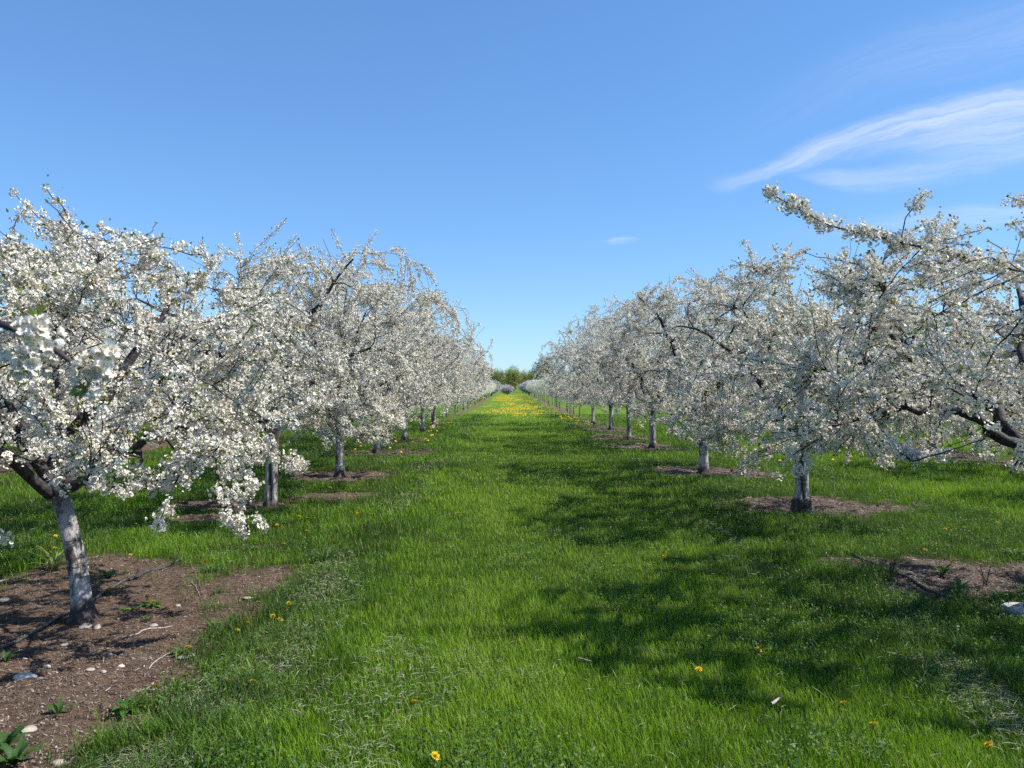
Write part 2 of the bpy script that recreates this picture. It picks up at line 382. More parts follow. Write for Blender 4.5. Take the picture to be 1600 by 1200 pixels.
def sward():
    mb = MB()
    x, y = sample_field(860000, 2.5, 46)
    s = soil_mask(x, y)
    keep = rng.random(len(x)) > s*1.15
    x, y, s = x[keep], y[keep], s[keep]
    n = len(x); far = np.maximum(1, y/6.0)
    lane = np.exp(-((x-0.55)/1.5)**4)                                     # short mown lane
    fringe = np.exp(-((x+1.55)/0.42)**2) + 0.8*np.exp(-((x-2.75)/0.4)**2)
    patch = fbm(x*0.8, y*0.5, 41, 4); fine = fbm(x*4, y*4, 51, 3)
    clump = fbm(x*2.2, y*2.2, 61, 3)
    h = 0.046 + 0.018*(1-lane) + 0.045*np.clip(fringe, 0, 1)*sstep(clump, 0.40, 0.7) + 0.035*sstep(patch, 0.55, 0.75)
    h = h*(0.5+0.9*rng.random(n))*(0.7+0.6*clump)
    h *= np.where(y > 20, 1.25, 1.0)
    w = (0.0021+0.0018*rng.random(n))*far**0.85
    w *= 1 + 0.5*np.clip(fringe, 0, 1)
    lean = np.clip(0.25 + 0.4*rng.random(n) + 0.25*fine, 0, 1)
    tint = 0.27 + 0.36*lane + 0.8*(patch-0.5) + 0.65*(fine-0.5) + rng.normal(0, 0.13, n)
    tint = np.where(x > 6, tint+0.3, tint)
    tint += 0.25*sstep(y, 14, 30)*lane
    pale = np.exp(-((x+0.95)/0.4)**2)*sstep(fbm(x*1.1, y*0.6, 71, 3), 0.5, 0.66)
    tint = tint + 0.16*pale + 0.07*(np.exp(-((x-1.55)/.3)**2)+np.exp(-((x+.15)/.3)**2))
    dry = rng.random(n) < 0.028
    tint = np.where(dry, 0.92+0.1*rng.random(n), tint)
    tint = np.where(dry, tint, np.minimum(tint, 0.70+0.1*rng.random(n)))
    blades(x, y, h, w, lean, np.clip(tint, 0, 1), mb)
    # coarse long tufts along the soil edges and in the lane
    tx, ty = sample_field(2600, 2.6, 16)
    fr = 0.8*np.exp(-((tx+1.6)/0.35)**2) + 0.7*np.exp(-((tx-2.8)/0.5)**2) + 0.10 + 0.5*(tx < -4.2)
    k = (rng.random(len(tx)) < fr*0.75) & (soil_mask(tx, ty) < 0.55)
    tx, ty = tx[k], ty[k]; m = rng.integers(7, 20, len(tx))
    bx = np.repeat(tx, m)+rng.normal(0, 0.025, m.sum()); by = np.repeat(ty, m)+rng.normal(0, 0.025, m.sum())
    nn = len(bx)
    blades(bx, by, (0.08+0.09*rng.random(nn)), (0.003+0.0035*rng.random(nn))*np.maximum(1, by/8), 0.35+0.6*rng.random(nn), np.clip(np.repeat(rng.random(len(tx))*0.32, m)+rng.normal(0.02, 0.06, nn), 0, 1), mb)
    # a few blades on the soil
    sx, sy = sample_field(26000, 2.6, 16)
    k = (soil_mask(sx, sy) > 0.3) & (fbm(sx*1.8, sy*1.8, 77, 3) > 0.57)
    sx, sy = sx[k], sy[k]; nn = len(sx)
    blades(sx, sy, 0.03+0.07*rng.random(nn), np.full(nn, 0.004), 0.4+0.5*rng.random(nn), rng.random(nn)*0.5, mb)
    tag(mb.build('grass', M_GRASS), 'green mown grass covering the lane between the tree rows', 'grass', kind='stuff')
sward()

def ground_cover():
    """small-leaved weeds around the soil patches"""
    mb = MB()
    x, y = sample_field(230000, 2.6, 22)
    side = np.clip(sstep(-x, 1.6, 2.3) + sstep(x, 2.4, 3.0), 0, 1)*(np.abs(x) < 6.2)
    dens = side*sstep(fbm(x*0.7, y*0.7, 81, 4), 0.42, 0.56)*(1-sstep(soil_mask(x, y), 0.15, 0.6))
    dens = np.clip(dens + 0.9*sstep(fbm(x*1.3+7, y*1.0, 83, 4), 0.60, 0.68), 0, 1)*(1-soil_mask(x, y))
    near = np.exp(-(((x-2.9)/0.9)**2 + ((y-6.0)/1.4)**2)); dens = np.clip(dens+near*(1-soil_mask(x, y)), 0, 1)
    k = rng.random(len(x)) < dens
    x, y = x[k], y[k]; n = len(x)
    z = gz(x, y) + 0.01 + rng.random(n)*0.085*(0.4+fbm(x*3, y*3, 91, 2))
    d = norm(np.stack([rng.normal(0, .6, n), rng.normal(0, .6, n), np.ones(n)], -1))
    tv = np.array([[0, -1, 0], [0.55, 0, .12], [0, 1, 0], [-0.55, 0, .12]])
    scatter(mb, tv, [[0, 1, 2, 3]], np.stack([x, y, z], -1), rot_mats(rng, n, d), (0.006+0.007*rng.random(n))*np.maximum(1, y/9), a=np.clip(0.45+0.7*(fbm(x*2, y*2, 95, 2)-.5)+rng.normal(0, .18, n), 0, 1))
    tag(mb.build('ground_cover', M_WEED), 'low small leaved green weeds beside the bare soil', 'weeds', kind='stuff')
ground_cover()

def clippings():
    """pale dry mown grass lying in windrows"""
    mb = MB()
    x, y = sample_field(560000, 2.6, 40)
    wind = np.exp(-((x+1.5+0.12*np.sin(y*0.9))/0.20)**2)*sstep(fbm(x*0.9, y*0.55, 101, 3), 0.34, 0.50) + 0.8*np.exp(-((x-2.45+0.15*np.sin(y*0.7))/0.26)**2)*sstep(fbm(x, y*0.6, 105, 3), 0.47, 0.6)
    spots = sstep(fbm(x*1.5, y*1.5, 111, 3), 0.66, 0.72)*0.7*(np.abs(x) < 3)
    k = rng.random(len(x)) < np.clip(wind*1.0+spots*0.3+0.010, 0, 1)*(1-soil_mask(x, y))
    x, y = x[k], y[k]; n = len(x)
    L = 0.012+0.035*rng.random(n)**1.5; w = (0.0009+0.0007*rng.random(n))*np.maximum(1, y/5.5)
    az = rng.random(n)*2*np.pi; el = rng.normal(0, 0.25, n)
    z = gz(x, y) + 0.030+0.03*rng.random(n)
    d = np.stack([np.cos(az)*np.cos(el), np.sin(az)*np.cos(el), np.sin(el)], -1)
    c = np.stack([x, y, z], -1); sd = norm(np.cross(d, np.array([0, 0, 1.0]) + rng.normal(0, .4, (n, 3))))*w[:, None]
    bend = np.array([0, 0, -0.12])*L[:, None]
    a0 = c-d*L[:, None]+bend; a1 = c+d*L[:, None]+bend
    v = np.stack([a0, c-sd, a1, c+sd], 1)
    mb.add(v, (np.arange(n)*4)[:, None]+np.array([[0, 1, 2, 3]]), a=np.repeat(np.clip(rng.normal(0.45, .25, n), 0, 1), 4))
    tag(mb.build('dry_grass', M_STRAW), 'pale dry grass clippings lying in strips along the lane edges', 'dry grass', kind='stuff')
clippings()

def litter():
    mb = MB(); 
    x, y = sample_field(330000, 2.5, 26)
    k = rng.random(len(x)) < soil_mask(x, y)*(0.35+0.65*sstep(fbm(x*1.3, y*1.3, 121, 3), 0.4, 0.6)); x, y = x[k], y[k]; n = len(x)
    tv = np.array([[-1, -.2, 0], [1, -.14, 0], [1, .14, 0.05], [-1, .2, 0.0], [0, 0, .22]])
    tt = [[0, 1, 4], [1, 2, 4], [2, 3, 4], [3, 0, 4]]
    d = norm(np.stack([rng.normal(0, .35, n), rng.normal(0, .35, n), np.ones(n)], -1))
    scatter(mb, tv, None, np.stack([x, y, gz(x, y)+0.004], -1), rot_mats(rng, n, d), (0.003+0.012*rng.random(n)**2.2)*np.where(x > 0, 1.5, 1)*np.maximum(1, y/6), a=np.clip(rng.normal(0.36, .27, n), 0, 1), tri=tt)
    tag(mb.build('wood_chip_litter', M_CHIP), 'brown wood chips and bark bits scattered on the soil', 'wood chips', kind='stuff')
    mb = MB(); x, y = sample_field(90000, 2.5, 16)
    k = rng.random(len(x)) < soil_mask(x, y)*(x < 0)*sstep(-fbm(x*0.8, y*0.8, 131, 3), -0.62, -0.4); x, y = x[k], y[k]; n = len(x)
    ph = (1+5**.5)/2
    tv = norm(np.array([[-1, ph, 0], [1, ph, 0], [-1, -ph, 0], [1, -ph, 0], [0, -1, ph], [0, 1, ph], [0, -1, -ph], [0, 1, -ph], [ph, 0, -1], [ph, 0, 1], [-ph, 0, -1], [-ph, 0, 1]]))*np.array([1, .75, .5])
    tt = [[0, 11, 5], [0, 5, 1], [0, 1, 7], [0, 7, 10], [0, 10, 11], [1, 5, 9], [5, 11, 4], [11, 10, 2], [10, 7, 6], [7, 1, 8], [3, 9, 4], [3, 4, 2], [3, 2, 6], [3, 6, 8], [3, 8, 9], [4, 9, 5], [2, 4, 11], [6, 2, 10], [8, 6, 7], [9, 8, 1]]
    scatter(mb, tv, None, np.stack([x, y, gz(x, y)+0.002], -1), rot_mats(rng, n), 0.002+0.009*rng.random(n)**4, a=np.clip(rng.normal(0.58, .25, n), 0, 1), tri=tt)
    tag(mb.build('gravel', M_CHIP), 'small pale gravel bits mixed into the brown soil', 'gravel', kind='stuff')
litter()

# ------------------------------------------------------------------ flowers
def ball_template(r, nf, detail):
    """a spur's bunch of white cherry flowers: five cupped petals each, greenish middle"""
    V = []; Q = []; Mi = []; n = 0
    for f in range(nf):
        d = r.normal(size=3); d[2] += 0.1; d /= np.linalg.norm(d)
        c = d*(r.uniform(0.012, 0.040) if f % 3 else r.uniform(0.03, 0.052))
        nrm = norm(d + r.normal(0, .45, 3)); M = rot_mats(r, 1, nrm[None])[0]
        cup = r.uniform(0.15, 0.75); sc = r.uniform(0.72, 1.0)
        k0 = r.uniform(0, 6.28)
        for p in range(5):
            a = k0 + p*2*np.pi/5 + r.normal(0, .08)
            cu = cup + r.normal(0, .15)
            rad = np.array([np.cos(a), np.sin(a), 0]); tan = np.array([-np.sin(a), np.cos(a), 0])
            up = np.array([0, 0, 1.0])
            ln = 0.0145*sc
            tip = rad*np.cos(cu)+up*np.sin(cu)
            tw = up*r.normal(0, .25)
            pts = [rad*0.0015-tan*0.0016, tip*ln*0.72-(tan+tw)*0.0068*sc, tip*ln, tip*ln*0.72+(tan+tw)*0.0068*sc] if detail < 1 else \
                  [rad*0.0015-tan*0.0016, tip*ln*0.80-(tan+tw)*0.0074*sc, tip*ln*0.92+(tan+tw)*0.006*sc, rad*0.0015+tan*0.0016]
            V += [M@x+c for x in pts]; Q.append([n, n+1, n+2, n+3]); Mi.append(0); n += 4
        if detail:
            s = 0.0030
            for x in ([-s, -s, .004], [s, -s, .004], [s, s, .004], [-s, s, .004]): V.append(M@np.array(x)+c)
            Q.append([n, n+1, n+2, n+3]); Mi.append(1); n += 4
    return np.array(V), np.array(Q), np.array(Mi)
_r = np.random.default_rng(3)
BALLS = {k: [ball_template(_r, nf, det) for _ in range(7)] for k, (nf, det) in {2: (22, 1), 1: (17, 1), 0: (12, 0)}.items()}
LEAF = (np.array([[0, 0, 0], [.3, .42, .05], [0, 1, .12], [-.3, .42, .05]]), [[0, 1, 2, 3]])

def blossoms(mb, r, pos, sc, lod):
    which = r.integers(0, 7, len(pos))
    for k, (tv, tq, tm) in enumerate(BALLS[lod]):
        s = which == k
        scatter(mb, tv, tq, pos[s], rot_mats(r, int(s.sum())), sc[s], m=tm, a=np.clip(r.normal(.55, .3, int(s.sum())), 0, 1))
def leaves(mb, r, pos, dirs, sc, tint):
    n = len(pos); y = norm(dirs); a = norm(r.normal(size=(n, 3))); x = norm(np.cross(y, a)); z = np.cross(x, y)
    scatter(mb, LEAF[0], LEAF[1], pos, np.stack([x, y, z], -1), sc, a=tint)

# ------------------------------------------------------------------ cherry trees
def trunk_mesh(r, h, rad, lean, bow=(0, 0), split=None, foot=None):
    k = 44; s = np.linspace(0, 1, k); z = -0.06 + s*(h+0.06)
    t = np.clip(z/h, 0, 1)
    cx = lean[0]*t + bow[0]*np.sin(np.pi*t); cy = lean[1]*t + bow[1]*np.sin(np.pi*t)
    rr = rad*(1 - 0.16*t + 0.55*np.exp(-np.maximum(z, 0)/0.07) + 0.12*np.exp(-((t-1)/0.12)**2))
    sides = 28; an = np.arange(sides)*2*np.pi/sides
    ph = r.uniform(0, 6.28, 4)
    lob = 1 + 0.07*np.sin(3*an[None]+ph[0]+2*t[:, None]) + 0.05*np.sin(5*an[None]+ph[1]-3*t[:, None]) + 0.22*np.exp(-np.maximum(z, 0)/0.06)[:, None]*np.sin(4*an[None]+ph[2]) + r.normal(0, .018, (k, sides))
    dark = np.full((k, sides), .5)
    if split:
        a0, z0, z1, hw = split; da = np.abs((an[None]-a0-.15*np.sin(9*t[:, None])+np.pi) % (2*np.pi)-np.pi); wz = hw*np.clip(np.minimum((z-z0)/.12, (z1-z)/.25), 0, 1)[:, None]
        f = 1-sstep(da, wz*.6, wz+.02); lob = lob*(1-.30*f); dark = dark*(1-f)
    if foot:
        f = 1-sstep(z, foot-.03, foot+.01)[:, None]+0*lob; lob = lob*(1+.28*f*(1+.2*np.sin(7*an[None]+ph[3]))); dark = dark*(1-f)
    x = cx[:, None] + rr[:, None]*lob*np.cos(an)[None]; y = cy[:, None] + rr[:, None]*lob*np.sin(an)[None]
    v = np.stack([x, y, np.broadcast_to(z[:, None], x.shape)], -1).reshape(-1, 3)
    i = np.arange(k-1)[:, None]*sides; j = np.arange(sides)[None]; j2 = (j+1) % sides
    q = np.stack([i+j, i+j2, i+sides+j2, i+sides+j], -1).reshape(-1, 4)
    mb = MB(); mb.add(v, q, a=dark.ravel())
    top = (k-1)*sides; c = v[top:].mean(0)+np.array([0, 0, .03])
    mb.add(np.vstack([v[top:], c]), None, [[a, (a+1) % sides, sides] for a in range(sides)])
    return mb, np.array([lean[0], lean[1], h])

def make_tree(name, seed, H=3.4, RX=2.0, RY=2.4, trunk_h=0.95, rad=0.10, lean=(0, 0), bow=(0, 0), limbs=None, n_bough=70, n_twig=900, lod=1, zlow=0.75, shoots=30, extra=None, density=1.0, ctr=(0, 0), bare=.15, split=None, foot=None, core=.42):
    r = np.random.default_rng(seed)
    root = empty(name)
    tm, fork = trunk_mesh(r, trunk_h, rad, lean, bow, split, foot)
    tm.build('trunk', M_TRUNK, root, smooth=True)
    lump = r.uniform(0, 6.28, 6)
    zc = trunk_h + 0.36*(H-trunk_h)
    def radius_at(phi):
        return 1 + 0.10*np.sin(2*phi+lump[0]) + 0.08*np.sin(3*phi+lump[1]) + 0.06*np.sin(5*phi+lump[2])
    def env(p):                                     # 1 on the crown's surface
        x = (p[:, 0]-ctr[0]-lean[0]*.5); y = (p[:, 1]-ctr[1]-lean[1]*.5); phi = np.arctan2(y/RY, x/RX)
        f = radius_at(phi); dz = p[:, 2]-zc
        rz = np.where(dz > 0, (H-zc)*(1+0.10*np.sin(4*phi+lump[3])), (zc-zlow)*1.05)
        return np.sqrt((x/(RX*f))**2 + (y/(RY*f))**2 + np.where(dz > 0, np.abs(dz/rz)**2, np.abs(dz/rz)**4))
    def fill(n, inner, clump=0.0):
        out = []
        tot = 0
        while tot < n:
            p = np.stack([r.uniform(-1.25, 1.25, n*4)*RX + ctr[0]+lean[0]*.5, r.uniform(-1.25, 1.25, n*4)*RY + ctr[1]+lean[1]*.5, r.uniform(zlow-.1, H*1.08, n*4)], -1)
            e = env(p)
            rho = np.hypot((p[:, 0]-fork[0])/RX, (p[:, 1]-fork[1])/RY)
            ok = (e < 1.0) & (r.random(len(p)) < inner+(1-inner)*e**2) & ~((p[:, 2] < trunk_h+0.35) & (rho < core))
            if clump:
                nn = vnoise(p[:, 0]*2.6+p[:, 1]*.9+40, p[:, 2]*2.9+p[:, 1]*2.1+40, seed)
                ok &= r.random(len(p)) < 1-clump*(1-sstep(nn, .40, .58))
            out.append(p[ok]); tot += ok.sum()
        return np.concatenate(out)[:n]
    # scaffold limbs
    LB = []
    if limbs is None:
        nl = int(r.integers(5, 7)); a0 = r.uniform(0, 6.28); limbs = []
        for i in range(nl):
            a = a0 + i*2*np.pi/nl + r.normal(0, .25); f = r.uniform(.62, .85); zz = r.uniform(.45, .95)
            limbs.append((ctr[0]+RX*f*np.cos(a), ctr[1]+RY*f*np.sin(a), trunk_h+(H-trunk_h)*(zz if f < .75 else zz*.75)))
    for e in limbs:
        e = np.array(e, float); d = e-fork; L = np.linalg.norm(d)
        p = bez(fork[None]+np.array([[0, 0, -.07]]), (norm(d*np.array([.7, .7, 1])+np.array([0, 0, .25]))*L*.4)[None], e[None], 15, (norm(d*np.array([1, 1, .45]))*L*.35)[None])[0]
        w = np.cumsum(r.normal(0, .026, (15, 3)), 0); w -= np.linspace(0, 1, 15)[:, None]*w[-1]
        p = p + w
        R0 = max(rad, .078)*r.uniform(.45, .59)
        rr = R0*(1-np.linspace(0, 1, 15))**0.75*.85 + 0.011; rr *= 1+r.normal(0, .05, 15); rr[0] *= 1.25
        LB.append((p, rr))
    sk_p = [p for p, _ in LB]; sk_r = [x for _, x in LB]; sk_l = [np.full(15, i) for i in range(len(LB))]
    sk_t = [norm(np.gradient(p, axis=0)) for p, _ in LB]
    owner_b = []; BP = []; BR = []
    P = np.concatenate(sk_p); RR = np.concatenate(sk_r); LL = np.concatenate(sk_l); TT = np.concatenate(sk_t)
    tg = fill(n_bough, 0.25); tg = tg[np.argsort(np.linalg.norm(tg-fork, axis=1))]
    for t in tg:
        d = t-P; dist = np.linalg.norm(d, axis=1)
        al = np.einsum('ij,ij->i', d, TT)/np.maximum(dist, 1e-6)
        cost = dist*(1.25-0.45*al) + 0.35*np.clip(np.linalg.norm(P-fork, axis=1)-np.linalg.norm(t-fork), 0, 9) + 10*(dist < .12)
        k = int(np.argmin(cost))
        if dist[k] < .12: continue
        L = dist[k]
        p = bez(P[k][None], (norm(TT[k]*.8+d[k]/L*.6+np.array([0, 0, .15]))*L*.4)[None], t[None], 9)[0]
        w = np.cumsum(r.normal(0, .018*min(1, L), (9, 3)), 0); w -= np.linspace(0, 1, 9)[:, None]*w[-1]; p = p+w
        r0 = min(RR[k]*.68, 0.012+0.021*L); rr = r0+(0.0050-r0)*np.linspace(0, 1, 9)
        BP.append(p); BR.append(rr); owner_b.append(LL[k])
        P = np.concatenate([P, p[2:]]); RR = np.concatenate([RR, rr[2:]]); LL = np.concatenate([LL, np.full(7, LL[k])]); TT = np.concatenate([TT, norm(np.gradient(p, axis=0))[2:]])
    BP = np.array(BP); BR = np.array(BR); owner_b = np.array(owner_b)
    # twigs: every part of the crown gets one, springing from the nearest wood
    tg = fill(int(n_twig*.80), 0.34, .95)
    if shoots:
        top = fill(shoots*4, 1.0); e = env(top); top = top[(e > .72) & (top[:, 2] > zc-.2)][:shoots]
        top = top + np.stack([r.normal(0, .10, len(top)), r.normal(0, .10, len(top)), r.uniform(.06, .30, len(top))], -1)
        tg = np.concatenate([tg, top])
    kd = kdtree.KDTree(len(P))
    for i, p in enumerate(P): kd.insert(p, i)
    kd.balance()
    idx = np.empty(len(tg), int)
    for i, t in enumerate(tg):
        c = kd.find_n(t, 6); best = min(c, key=lambda q: q[2]*(1.2-.5*float(np.dot(t-P[q[1]], TT[q[1]])/max(q[2], 1e-6)))); idx[i] = best[1]
    d = tg-P[idx]; L = np.linalg.norm(d, axis=1); ok = L > .05; tg, idx, d, L = tg[ok], idx[ok], d[ok], L[ok]
    far = L > 0.95; tg[far] = P[idx][far] + d[far]/L[far][:, None]*.95; d = tg-P[idx]; L = np.linalg.norm(d, axis=1)
    NT_ = 7
    t0 = norm(TT[idx]*.5 + d/L[:, None] + r.normal(0, .25, d.shape))*(L*.38)[:, None]
    TP = bez(P[idx], t0, tg, NT_)
    w = np.cumsum(r.normal(0, 1, TP.shape), 1)*(L*.022)[:, None, None]; w -= w[:, :1]; TP = TP+w
    s = np.linspace(0, 1, NT_)[None]; r0 = np.minimum(RR[idx]*.75, .0052+.0050*L)[:, None]; TR = r0+(0.0028-r0)*s
    own_t = LL[idx]
    # each limb with its own boughs and twigs is a part
    for i, (p, rr) in enumerate(LB):
        mb = MB(); mb.add(*tubes(p[None], rr[None], 9))
        sb = owner_b == i
        if sb.any(): mb.add(*tubes(BP[sb], BR[sb], 6))
        st = own_t == i
        if st.any(): v, q = tubes(TP[st], TR[st], 3); mb.add(v, q, m=1)
        mb.build('limb', [M_BARK, M_TWIG], root, smooth=True)
    # flower bunches along the twigs and the outer boughs
    pos = []; sc = []
    nb = np.maximum(1, np.round(L/0.070*density)).astype(int)
    ti = np.repeat(np.arange(len(L)), nb)
    f = (np.concatenate([np.arange(k)/max(k, 1) for k in nb]) + r.random(len(ti))/np.repeat(nb, nb))*.86 + .14
    if bare:
        bt = r.random(len(L)) < bare; keep = ~bt[ti]; ti, f = ti[keep], f[keep]
    fi = np.clip(f*(NT_-1), 0, NT_-1.001); i0 = fi.astype(int); fr = (fi-i0)[:, None]
    pp = TP[ti, i0]*(1-fr)+TP[ti, i0+1]*fr
    pos.append(pp + r.normal(0, .010, pp.shape)); sc.append((0.72+0.5*r.random(len(pp)))*(1.05-.25*f))
    for b in BP:
        k = int(np.linalg.norm(b[-1]-b[0])/.16*density); q = r.random(k)*.65+.35
        fi = np.clip(q*8, 0, 7.999); i0 = fi.astype(int); fr = (fi-i0)[:, None]
        q = q*.5+.5; fi = np.clip(q*8, 0, 7.999); i0 = fi.astype(int); fr = (fi-i0)[:, None]; pos.append(b[i0]*(1-fr)+b[i0+1]*fr + r.normal(0, .016, (k, 3))); sc.append(.75+.4*r.random(k))
    lp = [pos[0]]
    cr = MB(); lf = MB()
    if extra is not None:
        for e in extra:
            pts = np.array(e['pts'], float); k = len(pts)
            fine = np.stack([np.interp(np.linspace(0, k-1, 30), np.arange(k), pts[:, c]) for c in range(3)], -1)
            fine[1:-1] = (fine[:-2]+fine[1:-1]*2+fine[2:])/4
            m_ = MB(); m_.add(*tubes(fine[None], np.linspace(e['r'], .003, 30)[None], 6)); m_.build('bough', M_BARK, root, smooth=True)
            if e.get('n'):
                q = np.sort(r.random(e['n'])*(1-e.get('f0', .15))+e.get('f0', .15)); fi = np.clip(q*29, 0, 28.999); i0 = fi.astype(int); fr = (fi-i0)[:, None]
                pp = fine[i0]*(1-fr)+fine[i0+1]*fr + r.normal(0, e.get('j', .02), (e['n'], 3)); pos.append(pp); sc.append(.9+.35*r.random(e['n'])); lp.append(pp)
    pos = np.concatenate(pos); sc = np.concatenate(sc)
    blossoms(cr, r, pos, sc*{2: 1.0, 1: 1.08, 0: 1.2}[lod], lod)
    crown = cr.build('crown', [M_PETAL, M_CENTER], root)
    # young leaves: tufts at the twig tips, single ones among the flowers
    tips = np.repeat(TP[:, -1], 4, 0); td = norm(np.repeat(TP[:, -1]-TP[:, -2], 4, 0))
    leaves(lf, r, tips, td + r.normal(0, .45, td.shape), 0.016+0.016*r.random(len(tips)), np.clip(r.normal(.55, .28, len(tips)), 0, 1))
    lq = np.repeat(pos[r.random(len(pos)) < .85], 3, 0)
    leaves(lf, r, lq + r.normal(0, .03, lq.shape), r.normal(0, 1, lq.shape)+np.array([0, 0, .6]), 0.015+0.018*r.random(len(lq)), np.clip(r.normal(.48, .3, len(lq)), 0, 1))
    lf.build('leaves', M_LEAF, crown)
    return root

def kids(o): return list(o.children)
def copy_tree(o, parent=None):
    c = o.copy(); COL.objects.link(c)
    if parent: c.parent = parent
    for k in ('label',): 
        if parent is None and k in c: del c[k]
    return c
def dup(root, loc, rz, s, label):
    r_ = root.copy(); COL.objects.link(r_); r_.location = loc; r_.rotation_euler = (0, 0, rz); r_.scale = s; r_['label'] = label
    for ch in root.children:
        c = ch.copy(); COL.objects.link(c); c.parent = r_
        for g in ch.children:
            d = g.copy(); COL.objects.link(d); d.parent = c
    return r_
def place(o, x, y, label, group):
    o.location = (x, y, float(gz(x, y)[0])); tag(o, label, 'tree', group)
    return o
GL, GR = 'cherry trees in the row left of the lane', 'cherry trees in the row right of the lane'
L1 = make_tree('cherry_tree', 101, H=2.74, RX=1.85, RY=2.2, trunk_h=0.95, rad=0.064, core=.44, lean=(-0.22, 0.05), bow=(.03, 0), lod=2, zlow=.92, n_bough=85, n_twig=1150, shoots=50, ctr=(-.1, 0),
               limbs=[(.75, -.25, 1.35), (-.55, -.9, 2.15), (.45, .9, 2.45), (-1.55, .3, 1.9), (1.15, .45, 2.25), (-.5, -1.4, 1.6), (-.9, 1.4, 2.2)],
               extra=[dict(pts=[(.75, -.25, 1.35), (1.0, -.35, 1.3), (1.1, -.45, 1.0), (1.28, -.5, .70)], r=.012, n=30, f0=.25, j=.05), dict(pts=[(1.0, -.35, 1.3), (1.25, -.6, 1.15), (1.42, -.75, .88)], r=.008, n=18, f0=.2, j=.05), dict(pts=[(.9, -.3, 1.3), (.95, -.7, 1.1), (.9, -.9, .8)], r=.008, n=14, f0=.3, j=.05), dict(pts=[(-.55, -.9, 1.7), (-.4, -1.0, 1.2), (-.3, -.9, .85), (-.1, -.8, .75)], r=.01, n=18, f0=.35, j=.05), dict(pts=[(.75, -.2, 1.3), (1.2, .1, 1.2), (1.5, .1, 1.0)], r=.01, n=24, f0=.2, j=.05)])
place(L1, -2.92, 5.5, 'large blossoming cherry tree with leaning whitewashed trunk on wide bare soil by a hose', GL)
L2 = make_tree('cherry_tree', 102, H=3.4, RX=2.0, RY=2.3, trunk_h=1.0, rad=0.080, lean=(.03, 0), lod=1, zlow=.75, n_twig=1050, split=(-1.5, .02, .75, .42))
place(L2, -3.1, 10.4, 'blossoming cherry tree with dark split in its pale trunk, behind the leaning tree', GL)
L3 = make_tree('cherry_tree', 103, H=4.25, RX=2.55, RY=2.4, trunk_h=1.0, rad=0.078, lod=1, zlow=.72, n_bough=90, n_twig=1350, bare=.18,
               extra=[dict(pts=[(-.1, .2, 2.9), (-.3, .3, 3.6), (-.55, .2, 3.9), (-.85, .2, 4.25)], r=.014), dict(pts=[(-.3, .3, 3.6), (-.2, .2, 3.95), (-.35, .2, 4.3)], r=.008), dict(pts=[(-.3, .3, 3.5), (-.7, .2, 3.6), (-.75, .1, 4.2)], r=.008)])
place(L3, -3.03, 14.3, 'tall blossoming cherry tree with slim pale trunk in wood chips, left of the lane', GL)
L4 = make_tree('cherry_tree', 104, H=4.3, RX=2.8, RY=2.4, trunk_h=1.1, rad=0.085, lod=0, zlow=.85, n_bough=80, n_twig=1150)
place(L4, -3.2, 19.4, 'wide blossoming cherry tree left of the lane, its branches reaching furthest over the grass', GL)
R0 = make_tree('cherry_tree', 105, H=2.74, RX=2.15, RY=2.3, trunk_h=1.15, rad=0.088, lean=(-.28, 0), lod=2, zlow=1.0, core=.35, n_bough=95, n_twig=1200, shoots=60, ctr=(.1, 0),
               limbs=[(-1.35, -.1, 1.45), (-1.3, .6, 2.1), (-.7, -.9, 2.1), (.1, .9, 2.5), (1.2, -.6, 2.1), (1.2, .8, 2.0), (-.2, -.2, 2.5)],
               extra=[dict(pts=[(-.55, -.2, 2.35), (-1.0, -.3, 2.45), (-1.5, -.35, 2.55), (-1.95, -.4, 2.64), (-2.38, -.45, 2.86)], r=.012, n=85, f0=.03),
                      dict(pts=[(-1.45, -.35, 2.55), (-1.42, -.35, 2.7), (-1.30, -.35, 2.85)], r=.004, n=5, f0=.75),
                      dict(pts=[(-1.35, -.1, 1.45), (-1.75, -.15, 1.36), (-2.1, -.2, 1.15)], r=.014, n=18, f0=.3, j=.05), 
                      dict(pts=[(-.2, -.3, 2.5), (-.25, -.4, 2.75), (-.05, -.5, 3.05)], r=.008, n=12, f0=.5)])
place(R0, 3.98, 5.5, 'blossoming cherry tree with one long branch against the sky, trunk beyond the right edge', GR)
R1 = make_tree('cherry_tree', 106, H=3.35, RX=2.1, RY=2.3, foot=.20, split=(-1.9, .15, .9, .3), trunk_h=1.0, rad=0.09, lean=(-.02, 0), lod=1, zlow=.72, n_twig=1150, n_bough=80,
               limbs=[(-1.6, -.3, 2.35), (.8, -.9, 2.2), (1.4, .5, 1.9), (.3, 1.1, 2.6), (-.6, .9, 2.7), (1.0, -.4, 1.5), (-.2, -1.3, 2.0)],
               extra=[dict(pts=[(-.1, -.3, 1.15), (-.45, -.5, .95), (-.8, -.6, .75), (-1.0, -.7, .62)], r=.011, n=24, f0=.35, j=.05), dict(pts=[(-.3, -.4, 1.05), (-.3, -.6, .7), (-.6, -.7, .5)], r=.006, n=4, f0=.4)])
place(R1, 3.73, 10.15, 'blossoming cherry tree with pale trunk on a black base amid wood chips, drooping low branches', GR)
R2 = make_tree('cherry_tree', 107, H=3.7, RX=2.1, RY=2.4, trunk_h=1.05, rad=0.088, lod=1, zlow=.85, n_twig=1150)
place(R2, 3.6, 14.8, 'blossoming cherry tree with thick upright pale trunk on chips, second along the right row', GR)
R3 = make_tree('cherry_tree', 108, H=4.0, RX=2.2, RY=2.5, trunk_h=1.0, rad=0.085, lean=(-.06, 0), lod=0, zlow=.95, n_twig=1150)
